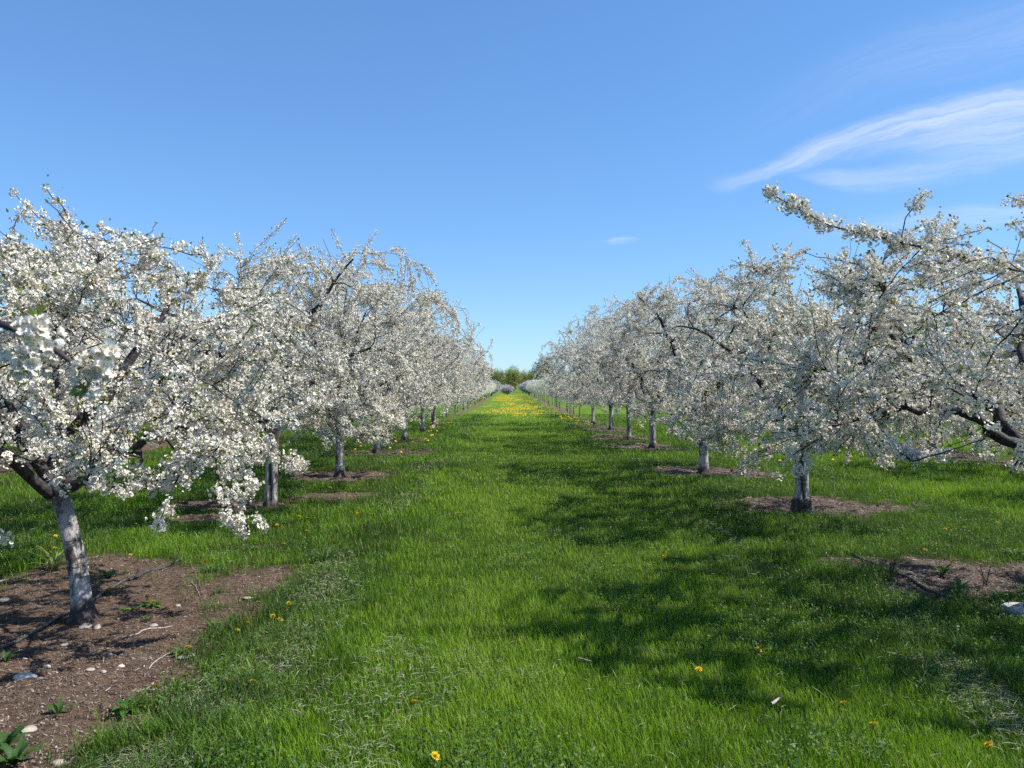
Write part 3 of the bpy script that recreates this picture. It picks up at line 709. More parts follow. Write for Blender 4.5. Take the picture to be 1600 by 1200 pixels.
place(R3, 3.72, 20.6, 'blossoming cherry tree with slim speckled trunk, third along the right row', GR)
# rest of the mature rows: copies
def more(src, x, y, rz, s, label, group):
    o = dup(src, (x, y, float(gz(x, y)[0])), rz, s, label); o['group'] = group; o['category'] = 'tree'; return o
more(R3, -3.15, 24.0, 2.1, (.95, .95, .92), 'blossoming cherry tree with thin dark trunk, fifth in the row left of the lane', GL)
more(L4, -3.1, 28.6, 2.6, (.95, .95, .9), 'blossoming cherry tree with partly hidden trunk, sixth in the row left of the lane', GL)
more(R2, -3.15, 33.2, 1.0, (1, 1, 1.02), 'blossoming cherry tree, last full grown one in the row left of the lane', GL)
o = more(L4, 3.6, 24.1, 3.0, (.82, 1, 1.0), 'blossoming cherry tree with leaning dark footed trunk, fourth along the right row', GR)
more(R3, 3.75, 29.4, 1.2, (.95, 1, 1.0), 'blossoming cherry tree with thin dark trunk, fifth along the right row', GR)
more(L3, 3.55, 33.9, 2.2, (.85, 1, 1.0), 'blossoming cherry tree with short pale trunk flaring at its base, sixth along the right row', GR)
rr_ = random.Random(5)
ORD = ['first', 'second', 'third', 'fourth', 'fifth', 'sixth', 'seventh', 'eighth', 'ninth', 'tenth', 'eleventh']
src = [R2, L2, R3, L4, R1, L3]
for gname, x0, ys, side in (('cherry trees in the next row beyond the right row', 10.3, (10.4, 15.0, 19.6, 24.3, 28.8, 33.5, 38), 'right'),
                            ('cherry trees in the next row beyond the left row', -9.8, (10.2, 14.9, 19.4, 24.1, 28.7, 33.3, 38), 'left'),
                            ('cherry trees two rows beyond the right row', 17.0, (22, 26.6, 31.2, 36), 'far right'), ('cherry trees two rows beyond the left row', -16.5, (22, 26.6, 31.2, 36), 'far left')):
    for i, y in enumerate(ys):
        extra = ', grey trunk visible below' if (x0 > 10 and x0 < 11 and i == 2) else ''
        row = {'right': 'first row behind the right row', 'left': 'first row behind the left row', 'far right': 'second row behind the right row', 'far left': 'second row behind the left row'}[side]
        more(src[(i*2+int(abs(x0))) % 6], x0+rr_.uniform(-.2, .2), y+rr_.uniform(-.3, .3), rr_.uniform(0, 6.28), (1, 1, rr_.uniform(.85, .97)), 'cherry tree, %s along the %s%s' % (ORD[i], row, extra), gname)

# the tree just outside the frame whose branch hangs into the upper left
LN = make_tree('cherry_tree', 109, H=2.9, RX=1.15, RY=1.3, trunk_h=0.95, rad=0.09, lod=0, zlow=1.0, n_bough=30, n_twig=220, shoots=0, ctr=(-.5, -.5))
place(LN, -3.0, 0.9, 'cherry tree beyond the left edge, its blossoming branch hanging close in view', GL)
def close_branch(root):
    r = np.random.default_rng(77); off = np.array([-3.0, .9, 0])
    # way of the branch in world space, from the tree to the two big bunches in view
    pts = np.array([(-2.95, .95, 1.0), (-2.5, 1.2, 1.55), (-1.9, 1.42, 1.78), (-1.30, 1.62, 1.765), (-1.04, 1.63, 1.735), (-.93, 1.60, 1.69), (-.865, 1.57, 1.655), (-.83, 1.56, 1.635)])
    k = len(pts); u = np.linspace(0, k-1, 50)
    f = np.stack([np.interp(u, np.arange(k), pts[:, c]) for c in range(3)], -1)
    for _ in range(3): f[1:-1] = (f[:-2]+2*f[1:-1]+f[2:])/4
    mb = MB(); mb.add(*tubes((f-off)[None], np.interp(np.linspace(0, 1, 50), [0, .4, 1], [.03, .010, .0035])[None], 8))
    br = mb.build('limb', [M_BARK, M_TWIG], root, smooth=True)
    fl = MB(); lv = MB()
    def flower(c, n, s, tint):
        M = rot_mats(r, 1, norm(n)[None])[0]; k0 = r.uniform(0, 6.28); cup = r.uniform(.05, .9)
        for p in range(5):
            a = k0+p*2*np.pi/5+r.normal(0, .1); g = np.linspace(0, 1, 5); prof = np.array([.10, .55, .92, 1.0, .45])
            w = .0066*s; ln = .0150*s; V = []
            for q, gg in enumerate(g):
                cu = cup + .5*gg - .3*gg*gg; 
                rad = np.array([np.cos(a)*np.cos(cu), np.sin(a)*np.cos(cu), np.sin(cu)]); tan = np.array([-np.sin(a), np.cos(a), 0])
                for t in (-1, 0, 1):
                    notch = -.0024*s if (t == 0 and q == 4) else 0
                    V.append(c + M@(rad*(ln*gg+.0012+notch) + tan*t*prof[q]*w + np.array([0, 0, (abs(t))*.0022*s*(1-gg*.4)+r.normal(0, .0011)])))
            Q = [[q*3+t, q*3+t+1, q*3+t+4, q*3+t+3] for q in range(4) for t in range(2)]
            fl.add(np.array(V), Q, m=0, a=tint)
        for _ in range(11):                                            # stamens
            d = norm(np.array([r.normal(0, .5), r.normal(0, .5), 1.0])); e = c + M@(d*.009*s); x = M@np.array([.0005, 0, 0]); y = M@np.array([0, .0005, 0])
            fl.add([c-x*.5, c+x*.5, e+x*.5, e-x*.5], [[0, 1, 2, 3]], m=0, a=.5)
            fl.add([e-x*2-y, e+x*2-y, e+x*2+y, e-x*2+y], [[0, 1, 2, 3]], m=1, a=1)
        fl.add([c-M@np.array([.002, .002, -.001]), c+M@np.array([.002, -.002, .001]), c+M@np.array([.002, .002, .001]), c+M@np.array([-.002, .002, .001])], [[0, 1, 2, 3]], m=1, a=.3)
    spots = [(np.array([-.95, 1.60, 1.70]), 16, .042), (np.array([-.975, 1.60, 1.675]), 14, .045), (np.array([-.915, 1.585, 1.69]), 15, .04), (np.array([-.94, 1.58, 1.655]), 11, .04), (np.array([-.80, 1.55, 1.65]), 14, .034), (np.array([-.82, 1.55, 1.62]), 13, .036), (np.array([-.785, 1.55, 1.67]), 6, .022),
             (np.array([-1.5, 1.55, 1.77]), 12, .05), (np.array([-1.75, 1.47, 1.78]), 12, .05)]
    for c0, nf, sp in spots:
        for _ in range(nf):
            d = norm(r.normal(size=3)+np.array([.15, -.45, .1])); c = c0 + d*r.uniform(.45, 1)*sp
            flower(c-off, d+r.normal(0, .35, 3), r.uniform(.9, 1.15), np.clip(r.normal(.6, .25), 0, 1))
            vv, qq = tubes(bez((c0-off)[None], d[None]*.01+np.array([[0, 0, -.01]]), (c-off)[None], 4), np.full((1, 4), .0008), 3); fl.add(vv, qq, m=2)
    fb = fl.build('blossoms', [M_PETAL, M_CENTER, M_STEM], br)
    for c0, d0 in ((np.array([-.945, 1.60, 1.745]), (.1, 0, 1)), (np.array([-.83, 1.55, 1.605]), (.1, -.3, -.7)), (np.array([-.845, 1.55, 1.625]), (-.2, -.3, .4)), (np.array([-.82, 1.55, 1.61]), (-.4, -.3, -.6)), (np.array([-.97, 1.6, 1.72]), (-.5, 0, .7))):
        n = 4; leaves(lv, r, np.repeat((c0-off)[None], n, 0)+r.normal(0, .006, (n, 3)), np.array([d0])+r.normal(0, .3, (n, 3)), .018+.012*r.random(n), np.clip(r.normal(.75, .25, n), 0, 1))
    lv.build('leaves', M_LEAF, br)
close_branch(LN)

# ------------------------------------------------------------------ young trees further along, stakes, far trees
def small_tree(name, seed, h, rx, th, n, mats, leafc=None, ballscale=2.2, trunk_r=.03, trunk_mat=None, wood=True):
    """a simple crown on a slim trunk, for trees a long way off"""
    r = np.random.default_rng(seed); root = empty(name)
    mb = MB(); zz = np.linspace(-.05, h*.75, 8); p = np.stack([np.cumsum(r.normal(0, .012, 8)), np.cumsum(r.normal(0, .012, 8)), zz], -1)
    mb.add(*tubes(p[None], np.linspace(trunk_r, trunk_r*.35, 8)[None], 7))
    base = p[3:][r.integers(0, 4, 26)]; phi = r.random(26)*6.28
    e = np.stack([np.cos(phi)*rx*r.uniform(.4, .85, 26), np.sin(phi)*rx*r.uniform(.4, .85, 26), r.uniform(th+.2*(h-th), h*.92, 26)], -1)
    mb.add(*tubes(bez(base, np.tile([[0, 0, .15*h]], (26, 1)), e, 6), np.linspace(trunk_r*.5, .004, 6)[None].repeat(26, 0), 4))
    mb.build('trunk', trunk_mat or M_BARK, root, smooth=True)
    zc = (h+th)/2; ph = r.uniform(0, 6.28, 4)
    q = norm(r.normal(size=(n*2, 3))); a = np.arctan2(q[:, 1], q[:, 0])
    q = q*(r.random((n*2, 1))**.45)*(1+.16*np.sin(3*a+ph[0])+.12*np.sin(5*a+ph[1]+3*q[:, 2]))[:, None]
    pos = q*np.array([rx, rx, (h-th)/2]) + np.array([0, 0, zc])
    pos = pos[vnoise(pos[:, 0]*2.2/rx*2+50, pos[:, 2]*2.2/rx*2+pos[:, 1]*1.5+50, seed) > .28][:n]
    return r, root, pos
YT = []
for k in range(3):
    r, root, pos = small_tree('young_cherry_tree', 300+k, 2.25+.12*k, 1.05, .75, 520, None, trunk_r=.028)
    cr = MB(); blossoms(cr, r, pos, 1.5+.8*r.random(len(pos)), 0); c = cr.build('crown', [M_PETAL, M_CENTER], root)
    lf = MB(); sel = pos[r.random(len(pos)) < .95]; leaves(lf, r, np.repeat(sel, 2, 0)+r.normal(0, .06, (len(sel)*2, 3)), r.normal(size=(len(sel)*2, 3))+[0, 0, .5], .04+.04*r.random(len(sel)*2), np.clip(r.normal(.6, .25, len(sel)*2), 0, 1)); lf.build('leaves', M_LEAF, c)
    YT.append(root)
GY = 'young cherry trees further along the rows'
def yplace(i, x, y, label):
    k = i % 3
    if i < 3: o = YT[k]; o['label'] = label; o.location = (x, y, 0); o.rotation_euler.z = rr_.uniform(0, 6)
    else: s = rr_.uniform(.9, 1.12); o = dup(YT[k], (x, y, 0), rr_.uniform(0, 6.28), (s, s, s*rr_.uniform(.92, 1.05)), label)
    o['group'] = GY; o['category'] = 'tree'
i = 0
for x0, lab in ((3.75, 'young cherry tree with thin trunk in the strip right of the dandelion carpet'), (-3.15, 'young cherry tree with thin trunk in the strip left of the dandelion carpet'),
                (10.4, 'young cherry tree in the far row behind the right row'), (-9.8, 'young cherry tree in the far row behind the left row')):
    for y in np.arange(42 if abs(x0) < 5 else 43, 138, 4.2 if abs(x0) < 5 else 4.6):
        yplace(i, x0+rr_.uniform(-.15, .15), float(y)+rr_.uniform(-.3, .3), lab); i += 1
# wooden stakes beside young trees
mb = MB(); p = np.array([[[0, 0, -.1], [.004, 0, .5], [.002, .003, 1.08], [0, 0, 1.15]]]); mb.add(*tubes(p, np.array([[.03, .03, .028, .012]]), 6))
stake = mb.build('wooden_stake', M_WOODSTAKE); GS = 'stakes along the young tree strip'
for i, (x, y) in enumerate([(3.5, 46), (3.95, 50.3), (3.5, 58.6), (3.9, 63), (3.55, 71), (3.9, 79.5), (3.6, 92), (-2.95, 52), (-3.3, 64)]):
    o = stake if i == 0 else stake.copy()
    if i: COL.objects.link(o)
    o.location = (x, y, 0); o.rotation_euler = (rr_.uniform(-.05, .05), rr_.uniform(-.05, .05), 0)
    tag(o, 'thin grey wooden stake between the young trees %s of the dandelion carpet' % ('right' if x > 0 else 'left'), 'stake', GS + (' right' if x > 0 else ' left'))

def haze_twig(name, seed):
    """round grey tree still without leaves: a dense brush of fine twigs"""
    r = np.random.default_rng(seed); root = empty(name)
    mb = MB(); mb.add(*tubes(np.array([[[0, 0, -.1], [0, .02, .4], [.03, 0, .9]]]), np.array([[.16, .12, .10]]), 8)); mb.build('trunk', M_BARK, root, smooth=True)
    n = 2600; q = norm(r.normal(size=(n, 3)))*r.uniform(.55, 1, (n, 1))*np.array([1.9, 1.9, 1.3]) + np.array([0, 0, 1.55]); q = q[q[:, 2] > .35]
    b = np.stack([q[:, 0]*.25, q[:, 1]*.25, np.minimum(.75+(q[:, 2]-1)*.3, q[:, 2])], -1)
    mb = MB(); mb.add(*tubes(bez(b, (q-b)*.3+[0, 0, .1], q, 5), np.linspace(.016, .006, 5)[None].repeat(len(q), 0), 3)); q2 = q[r.random(len(q)) < .9]; leaves(mb, r, np.repeat(q2, 2, 0)+r.normal(0, .08, (len(q2)*2, 3)), r.normal(size=(len(q2)*2, 3)), .10+.08*r.random(len(q2)*2), None); mb.build('crown', M_GREYTWIG, root)
    return root
M_GREYTWIG = plain('grey_twigs', (0.48, 0.44, 0.42), (0.66, 0.62, 0.60), 3, 0.9)
BT = haze_twig('bare_tree', 401)
for i, (x, y, s, lab) in enumerate([(-3.2, 146, 1.0, 'round grey leafless tree left of where the lane ends'), (-.35, 152, .72, 'round grey leafless tree straight ahead at the end of the lane'), (-7.4, 150, 1.05, 'grey leafless tree behind the left row ends'), (3.7, 149, 1.0, 'grey leafless tree where the right young row ends'), (7.4, 151, .95, 'grey leafless tree past the right young row')]):
    if i == 0: o = BT; o.location = (x, y, 0); o['label'] = lab
    else: o = dup(BT, (x, y, 0), i*1.3, (s, s, s), lab)
    o['category'] = 'tree'; o['group'] = 'grey leafless trees at the end of the lane'

M_WLEAF = leafy('spring_foliage', [(0, (0.15, 0.18, 0.06)), (0.5, (0.28, 0.31, 0.09)), (1, (0.40, 0.41, 0.14))], trans=0.35, rough=0.6, spec=0.2)
M_DLEAF = leafy('dark_foliage', [(0, (0.03, 0.055, 0.02)), (0.5, (0.06, 0.11, 0.03)), (1, (0.11, 0.18, 0.045))], trans=0.3, rough=0.6, spec=0.2)
def wood_tree(name, seed, h, rx, m, bias):
    r, root, pos = small_tree(name, seed, h, rx, h*.05, 1700, None, trunk_r=.16)
    lf = MB(); n = len(pos); p = np.repeat(pos, 5, 0)+r.normal(0, .22, (n*5, 3))
    leaves(lf, r, p, r.normal(size=(n*5, 3)), .16+.16*r.random(n*5), np.clip(np.repeat(r.normal(bias, .22, n), 5)+r.normal(0, .1, n*5), 0, 1)); lf.build('crown', m, root)
    return root
WT = [wood_tree('woodland_tree', 500, 7.2, 2.6, M_WLEAF, .55), wood_tree('woodland_tree', 501, 6.6, 2.3, M_WLEAF, .8), wood_tree('woodland_tree', 502, 6.9, 2.5, M_WLEAF, .3)]
GW = 'woodland trees behind the orchard'
wl = ['pale green tree in the distant wood behind the orchard', 'yellow green tree in the distant wood behind the orchard', 'darker green tree in the distant wood behind the orchard']
cnt = [0, 0, 0]
for i in range(62):
    k = [0, 1, 2, 1, 0, 2, 1][i % 7]; x = -70 + i*2.25 + rr_.uniform(-.9, .9); y = 228 + (i % 2)*7 + rr_.uniform(-3, 3) ; s = rr_.uniform(.86, 1.0)
    if cnt[k] == 0: o = WT[k]; o.location = (x, y, 0); o.scale = (s, s, s*rr_.uniform(.9, 1.08)); o['label'] = wl[k]
    else: o = dup(WT[k], (x, y, 0), rr_.uniform(0, 6.28), (s, s, s*rr_.uniform(.9, 1.08)), wl[k])
    cnt[k] += 1; o['category'] = 'tree'; o['group'] = GW + [' pale', ' yellow', ' dark'][k]
DT = wood_tree('woodland_tree', 510, 9.0, 3.3, M_DLEAF, .5); DT.location = (8.6, 195, 0); tag(DT, 'tall dark green round tree rising above the far end of the right row', 'tree')

# ------------------------------------------------------------------ dandelions
def pix(px, py, h=0.0):
    """ground point seen at a pixel of the 1600 x 1200 photograph, h above the ground"""
    d = (CAM_H-h)*1250/(py-604); return ((px-795.6)/1250*d, d)
def dandelion_meshes(seed):
    r = np.random.default_rng(seed); hd = MB()
    for layer, (n, rad, el) in enumerate(((22, .0195, .12), (18, .016, .5), (14, .011, .95))):
        for k in range(n):
            a = k*6.283/n + r.normal(0, .08); e = el+r.normal(0, .12); d = np.array([np.cos(a)*np.cos(e), np.sin(a)*np.cos(e), np.sin(e)]); t = np.array([-np.sin(a), np.cos(a), 0])*.0028
            l = rad*r.uniform(.85, 1.1); hd.add([d*.002, d*l*.7-t, d*l, d*l*.7+t], [[0, 1, 2, 3]], a=r.random())
    st = MB(); st.add(*tubes(np.array([[[.012, .006, -.075], [.008, .003, -.04], [.002, 0, -.015], [0, 0, -.004], [0, 0, 0.0]]]), np.array([[.002, .002, .002, .0055, .004]]), 6))
    return hd.mesh('flower_head', M_DAND), st.mesh('stem', M_STEM, True)
DM = [dandelion_meshes(600+k) for k in range(4)]
ndand = 0
def dandelion(x, y, h, label, group=None, s=1.0, parts=True):
    global ndand
    hm, sm_ = DM[ndand % 4]; ndand += 1; z = float(gz(x, y)[0]); sc = s*1.15
    e = empty('dandelion', (x, y, z), rr_.uniform(0, 6.28)); tag(e, label, 'flower', group)
    hd = bpy.data.objects.new('flower_head', hm); link(hd, e); hd.location = (0, 0, h); hd.rotation_euler = (rr_.uniform(-.6, .6), rr_.uniform(-.6, .6), 0); hd.scale = (sc, sc, sc)
    st = bpy.data.objects.new('stem', sm_); link(st, e); st.location = (0, 0, h); st.scale = (sc, sc, max(.8, (h+.02)/.075))
NEAR = {
 'dandelion in the pale grass tuft behind the leaning trunk': ([(75, 852), (88, 840), (87, 855), (71, 854)], .16),
 'single dandelion at the back edge of the bare soil right of the leaning trunk': ([(205, 868)], .05),
 'dandelion against the black hose on the bare soil': ([(173, 917)], .05),
 'large dandelion on the bare soil right of the leaning trunk': ([(240, 939)], .05),
 'small dandelion beside the large one on the bare soil': ([(231, 931)], .05),
 'dandelion in a leafy weed at the back of the bare soil': ([(321, 877)], .06),
 'dandelion in the shade under the low branches behind the bare soil': ([(249, 816), (256, 823), (213, 819), (229, 807), (17, 810)], .08),
 'dandelion among weeds between the bare soil and the split trunk': ([(363, 819), (382, 831), (387, 842), (403, 851), (443, 849), (433, 819)], .07),
 'dandelion among weeds right of the split trunk': ([(468, 806), (480, 809), (489, 806), (479, 828)], .07),
 'dandelion in the weeds at the lane side, front of the split trunk': ([(535, 816), (569, 818), (558, 802), (520, 843), (557, 799)], .07),
 'dandelion beside the split trunk on the chip patch': ([(453, 766), (516, 761), (501, 762)], .06),
 'dandelion in the grass behind the split trunk': ([(462, 727)], .07),
 'dandelion in the grass fringe right of the bare soil': ([(452, 943), (438, 968), (427, 961), (462, 966), (388, 973), (372, 984)], .06),
 'dandelion on the bare soil below the dry stick': ([(296, 1004)], .05),
 'tall bright dandelion at the front edge of the bare soil': ([(291, 1052)], .09),
 'low dandelion at the soil edge left of the tall one': ([(243, 1072)], .04),
 'dandelion in the long grass right of the tall one': ([(361, 1066), (397, 1067)], .07),
 'dandelion half hidden in the middle of the lane grass': ([(712, 1011)], .05),
 'small dandelion low in the grass, left of the lane middle': ([(647, 1100)], .05),
 'bright dandelion nearest the viewer in the lane grass': ([(680, 1181)], .06),
 'dandelion right of the shaded trunk in sunlit grass': ([(1560, 814)], .07),
 'dandelion in the dark grass right of the shaded trunk': ([(1485, 820), (1479, 826), (1508, 824)], .06),
 'dandelion in front of the chip patch on the right': ([(1447, 858)], .05),
 'dandelion in the sunlit grass strip beyond the right row': ([(1385, 737), (1382, 748), (1362, 742), (1340, 735)], .07),
 'dandelion behind the shaded trunk': ([(1216, 771), (1178, 749)], .05),
 'dandelion in the shadow on the lane': ([(1186, 1015), (1092, 1048)], .05),
 'dandelion in the sunny grass at the lower right': ([(1318, 1099), (1365, 1135)], .06),
 'dandelion nearest the lower right corner': ([(1546, 1166)], .06),
 'dandelion beside the white stone on the right': ([(1586, 929)], .05),
 'dandelion in front of the long shadow on the lane': ([(1038, 868)], .05),
 'dandelion at the foot of the leaning dark footed trunk': ([(972, 684), (979, 685), (964, 686), (985, 687)], .08),
 'dandelion at the lane edge below the wide left tree': ([(628, 714), (672, 675), (638, 680), (688, 688), (748, 699), (778, 686), (655, 683), (645, 690)], .08)}
for lab, (pts, h) in NEAR.items():
    for px, py in pts:
        x, y = pix(px, py, h); dandelion(x, y, h*rr_.uniform(.9, 1.1), lab, lab if len(pts) > 1 else None, s=1.0 if y < 12 else 1.25)
# carpet along the far lane: the nearest ones as things, the rest as one mass
r = np.random.default_rng(9)
cx = r.uniform(-2.3, 3.3, 26000); cy = 34*(150/34)**r.random(26000)
den = sstep(fbm(cx*0.9, cy*0.16, 141, 3), .34, .62)*sstep(cy + 2.5*np.sin(cx*2), 38, 50)*(1-sstep(np.abs(cx-.35), 1.7, 2.6)*.75)
k = r.random(len(cx)) < den*.24; cx, cy = cx[k], cy[k]
x2 = np.concatenate([r.uniform(2.4, 3.4, 60), r.uniform(-3.8, -2.2, 40), r.uniform(5, 9, 50)]); y2 = np.concatenate([r.uniform(31, 44, 60), r.uniform(18, 34, 40), r.uniform(14, 40, 50)])
order = np.argsort(cy); cx, cy = cx[order], cy[order]; n_thing = 90
one = MB(); hv = np.array([[np.cos(a)*.034, np.sin(a)*.034, -.004] for a in np.arange(8)*.7854]+[[0, 0, .022]]); ht = [[a, (a+1) % 8, 8] for a in range(8)]
one.add(hv, None, ht, m=0, a=.7); one.add(np.array([[-.003, 0, 0], [.003, 0, 0], [.003, 0, -.09], [-.003, 0, -.09]]), [[0, 1, 2, 3]], m=1)
om = one.mesh('dandelion', [M_DAND, M_STEM])
for xs, ys, lab, grp in ((cx[:n_thing], cy[:n_thing], 'dandelion at the near edge of the yellow carpet on the far lane', 'dandelions at the near edge of the carpet'),
                    (x2[:60], y2[:60], 'dandelion in the grass at the feet of the right row, near the carpet', 'dandelions by the right row'), (x2[60:100], y2[60:100], 'dandelion in the grass under the left row far trees', 'dandelions under the left row'), (x2[100:], y2[100:], 'dandelion in the grass beyond the right row', 'dandelions beyond the right row')):
    for x, y in zip(xs, ys):
        o = bpy.data.objects.new('dandelion', om); link(o); o.location = (x, y, .095+rr_.uniform(0, .03)); tag(o, lab, 'flower', grp); o.rotation_euler = (rr_.uniform(-.4, .1)+.3, rr_.uniform(-.3, .3), rr_.uniform(0, 6))
mb = MB(); fx, fy = cx[n_thing:], cy[n_thing:]; n = len(fx)
dv = norm(np.stack([r.normal(0, .3, n), r.normal(-.35, .3, n), np.ones(n)], -1))
scatter(mb, hv, None, np.stack([fx, fy, .07+.05*r.random(n)], -1), rot_mats(r, n, dv), .75+.35*r.random(n), a=r.random(n), tri=ht)
tag(mb.build('dandelion_carpet', M_DAND), 'carpet of yellow dandelions covering the far part of the lane', 'flowers', kind='stuff')

# ------------------------------------------------------------------ hoses, stones, sticks, weeds
def hose(name, pts, label):
    p = np.array(pts, float); k = len(p); u = np.linspace(0, k-1, 60)
    f = np.stack([np.interp(u, np.arange(k), p[:, c]) for c in range(2)], -1)
    for _ in range(4): f[1:-1] = (f[:-2]+2*f[1:-1]+f[2:])/4
    z = gz(f[:, 0], f[:, 1]) + .012; z[1:-1] = np.maximum(z[1:-1], (z[:-2]+z[2:])/2)
    mb = MB(); mb.add(*tubes(np.stack([f[:, 0], f[:, 1], z], -1)[None], np.full((1, 60), .011), 8))
    tag(mb.build(name, M_HOSE, smooth=True), label, 'hose')
hose('irrigation_hose', [(-3.25, 3.2), pix(-40, 1035), pix(60, 985), pix(110, 955), pix(165, 925), pix(225, 900), pix(282, 876), pix(300, 868)], 'thin black irrigation hose crossing the bare soil behind the leaning trunk')
hose('irrigation_hose', [(3.5, 4.6), pix(1572, 968), pix(1520, 945), pix(1475, 930), pix(1430, 910), pix(1390, 893), (3.25, 8.2)], 'black irrigation hose on the shaded wood chips at the right')

def stone_mesh(seed, sx, sy, sz, sub=2):
    import bmesh
    r = np.random.default_rng(seed); bm = bmesh.new(); bmesh.ops.create_icosphere(bm, subdivisions=sub+1, radius=1)
    pl = norm(r.normal(size=(9, 3))); off = r.uniform(.55, .9, 9)
    for v in bm.verts:
        c = np.array(v.co)
        for n_, o_ in zip(pl, off):
            d = c@n_-o_
            if d > 0: c = c-n_*d*.85
        c = c*np.array([sx, sy, sz])*(1+r.normal(0, .02)); v.co = c
    me = bpy.data.meshes.new('stone'); bm.to_mesh(me); bm.free(); return me
STONES = [(40, 1058, .062, .045, .028, 'white flat stone lying on the soil at the left edge', 1, .5), (46, 1134, .042, .03, .02, 'pinkish pale stone near the broad leaved weed', 0, .2), (135, 977, .045, .03, .026, 'rounded tan stone touching the front of the leaning trunk base', 0, .1),
          (155, 979, .03, .025, .022, 'small tan stone right of the one at the leaning trunk base', 0, 1), (241, 977, .03, .018, .012, 'flat pale stone on the soil above the dry stick', 0, .4), (287, 1027, .034, .02, .012, 'flat tan stone at the grass edge of the bare soil', 0, .1), (301, 1022, .03, .017, .012, 'small tan stone touching the grass at the soil edge', 0, .9),
          (137, 892, .022, .02, .014, 'small white stone right behind the leaning trunk', 1, .3), (190, 1039, .022, .015, .011, 'bright small stone in the open front soil', 1, .2), (142, 1052, .026, .016, .012, 'pale stone in the middle of the front soil', 0, .4), (162, 1050, .024, .018, .012, 'tan stone beside the pale one in front soil', 0, 2),
          (104, 1003, .032, .02, .014, 'pale stone between the hose and the front soil', 0, .6), (75, 1034, .026, .017, .012, 'greyish stone above the white flat stone', 1, .8), (174, 1021, .018, .016, .014, 'round brown stone in the front soil', 0, .8), (96, 961, .02, .014, .011, 'small pale stone beside the hose, left of the trunk', 0, .3), (64, 1056, .02, .016, .012, 'tan stone touching the white flat stone', 0, 1.2),
          (8, 936, .04, .025, .02, 'pale stone at the left edge behind the hose', 0, .5), (388, 935, .045, .022, .012, 'flat tan stone on the soil near the grass fringe', 0, .3), (95, 1197, .035, .022, .016, 'pale stone at the bottom edge of the soil', 0, .4), (279, 945, .02, .014, .01, 'small tan stone right of the large dandelion', 0, .4),
          (1598, 962, .16, .075, .07, 'large white stone in the shade at the right edge', 1, -.5), (1290, 864, .02, .016, .014, 'small white stone in the grass before the chip patch', 1, .2)]
for k, (px, py, a, b, c, lab, w, rz) in enumerate(STONES):
    x, y = pix(px, py); o = bpy.data.objects.new('stone', stone_mesh(700+k, a, b, c)); link(o); o.data.materials.append(M_STONE_W if w else M_STONE)
    o.location = (x, y, float(gz(x, y)[0])+c*.35); o.rotation_euler = (0, 0, rz); tag(o, lab, 'stone', 'stones on the bare soil' if px < 500 else None)

def stick(pa, pb, rad, label, m=None, lift=.006, arch=0.0, group=None, name='stick'):
    a = np.array(pix(*pa)); b = np.array(pix(*pb)); f = np.linspace(0, 1, 8)[:, None]; p = a+(b-a)*f
    rj = np.random.default_rng(int(pa[0])); p = p + rj.normal(0, .004, p.shape)
    z = gz(p[:, 0], p[:, 1])+lift+arch*np.sin(np.pi*f[:, 0]); mb = MB(); c = np.concatenate([p, z[:, None]], 1); o0 = c[0].copy()
    mb.add(*tubes((c-o0)[None], np.linspace(rad, rad*.5, 8)[None], 6)); tag(mb.build(name, m or M_STICK, smooth=True, loc=o0), label, 'stick', group)
stick((192, 996), (268, 977), .006, 'long pale dry stick on the bare soil below the trunk')
stick((232, 1042), (264, 1016), .004, 'thin dry stick standing out on the front soil')
stick((0, 911), (30, 903), .005, 'dry stick at the left edge behind the trunk')
stick((300, 912), (312, 928), .003, 'short dry stalk near the leafy weed on the soil')
stick((1206, 1121), (1222, 1109), .008, 'pinkish bark piece in the grass at lower right', lift=.06)
stick((990, 1031), (1018, 1038), .004, 'pinkish bent twig on the sunlit lane grass', lift=.06, arch=.02)
stick((905, 1045), (925, 1050), .004, 'small brown twig in the lane grass left of the bent twig', lift=.05)
# brown dead sucker stems standing on the soil
def sucker(px, py, h, label):
    x, y = pix(px, py); r = np.random.default_rng(px); mb = MB()
    for k in range(4):
        e = np.array([r.normal(0, .05), r.normal(0, .04), h*r.uniform(.5, 1)]); mb.add(*tubes(bez(np.array([[r.normal(0, .01), r.normal(0, .01), -.01]]), np.array([[0, 0, h*.3]]), e[None], 6), np.linspace(.0045, .002, 6)[None], 5))
    tag(mb.build('dead_stem', M_TWIG, smooth=True, loc=(x, y, float(gz(x, y)[0]))), label, 'stem')
sucker(274, 882, .13, 'short brown dead stems standing on the soil beside the hose end')
sucker(1544, 915, .22, 'thin reddish dead stems standing on the right chip patch')
sucker(1394, 905, .20, 'thin dead stem standing at the left end of the right chip patch')

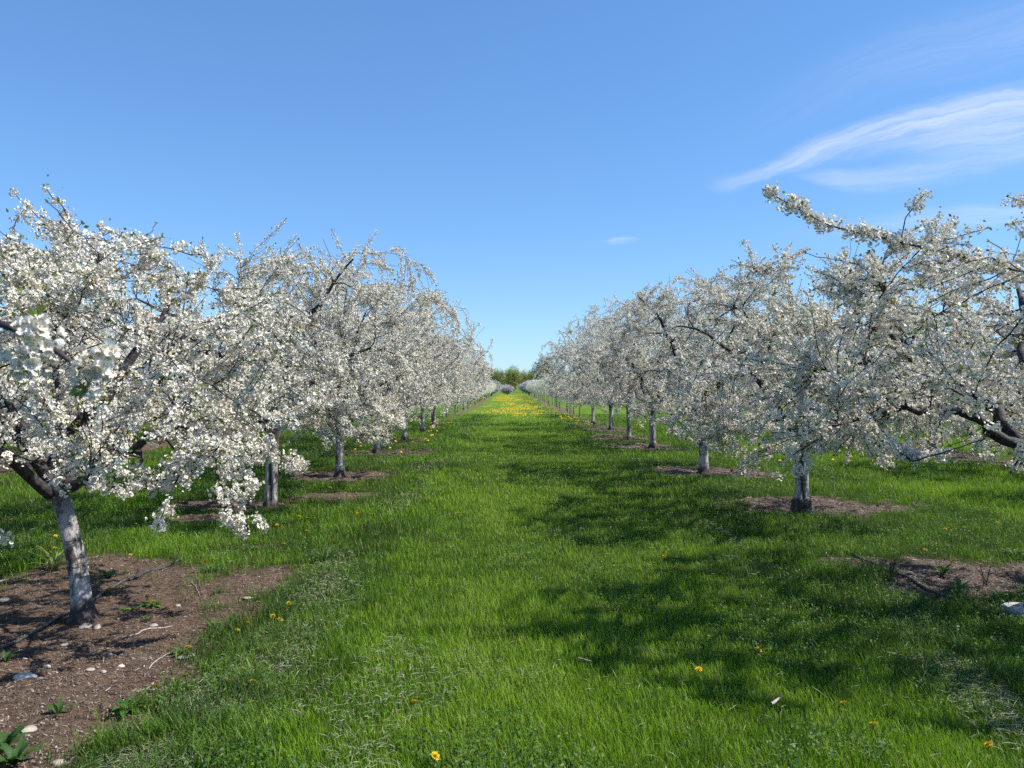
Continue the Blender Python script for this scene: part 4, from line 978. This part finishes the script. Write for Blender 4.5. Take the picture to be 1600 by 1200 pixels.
def weed(px, py, n, L, wid, up, label, tint=.4, group=None, name='weed', seed=0):
    """a rosette of curved strap leaves"""
    x, y = pix(px, py); r = np.random.default_rng(int(px*7+py)+seed); mb = MB()
    prof = np.array([.35, .8, 1.0, .8, .05])
    for k in range(n):
        a = k*2.4+r.normal(0, .3); l = L*r.uniform(.6, 1.1); e0 = up*r.uniform(.6, 1.2); d = np.array([np.cos(a), np.sin(a), 0]); t = np.array([-np.sin(a), np.cos(a), 0]); p = np.array([0, 0, 0.0])+d*.008; V = []
        for q in range(5):
            w = wid*prof[q]*r.uniform(.9, 1.1)
            V += [p-t*w+[0, 0, w*.35], p, p+t*w+[0, 0, w*.35]]
            e = e0-q*.28; p = p+(d*np.cos(e)+np.array([0, 0, np.sin(e)]))*l/4; p[2] = max(p[2], .004)
        mb.add(np.array(V), [[q*3+s, q*3+s+1, q*3+s+4, q*3+s+3] for q in range(4) for s in range(2)], a=np.clip(tint+r.normal(0, .12), 0, 1))
    tag(mb.build(name, M_WEED, smooth=True, loc=(x, y, float(gz(x, y)[0]))), label, 'weed', group)
weed(4, 1172, 30, .15, .019, 1.25, 'big broad leaved weed at the lower left corner', .35)
weed(24, 1198, 22, .12, .017, 1.1, 'broad leaved weed in front of the big corner weed', .3)
weed(92, 1110, 7, .10, .009, 1.1, 'small strap leaved weed alone on the front soil', .4)
weed(330, 892, 22, .15, .011, .9, 'leafy weed with a dandelion on the back soil', .5)
weed(168, 905, 9, .12, .012, 1.0, 'green weed sprouting right behind the leaning trunk', .5)
weed(235, 945, 18, .12, .012, .6, 'flat dandelion rosette by the large dandelion', .5)
weed(205, 952, 10, .09, .012, .6, 'green weed rosette between the trunk and the large dandelion', .6)
weed(88, 892, 34, .30, .008, 1.25, 'pale striped grass tuft behind the leaning trunk', .98, name='grass_tuft')
weed(340, 928, 30, .06, .004, 1.0, 'small round green cushion weed on the soil', .35)
weed(230, 970, 20, .05, .004, 1.0, 'small dark cushion weed below the large dandelion', .3)
weed(335, 975, 9, .10, .012, .9, 'leafy weed at the grass edge of the soil', .5)
weed(280, 1017, 10, .08, .011, .9, 'weed at the soil edge above the tall dandelion', .5)
weed(10, 1030, 9, .10, .010, 1.0, 'dark green weed at the left edge in shade', .3)
weed(200, 1108, 9, .11, .02, .7, 'broad leaved weed at the soil edge below the front soil', .45)
weed(1500, 925, 12, .14, .016, 1.1, 'bright green weed on the shaded chips', .6)
weed(1562, 932, 8, .12, .016, .9, 'broad green leaf weed left of the white stone', .65)
weed(1475, 898, 16, .14, .012, 1.1, 'grassy weed in the chip patch on the right', .6)
weed(1590, 870, 18, .16, .012, 1.0, 'yellow green weed behind the right chip patch', .85)
weed(505, 880, 26, .20, .008, 1.2, 'tall grassy weed at the right corner of the bare soil', .3, name='grass_tuft')
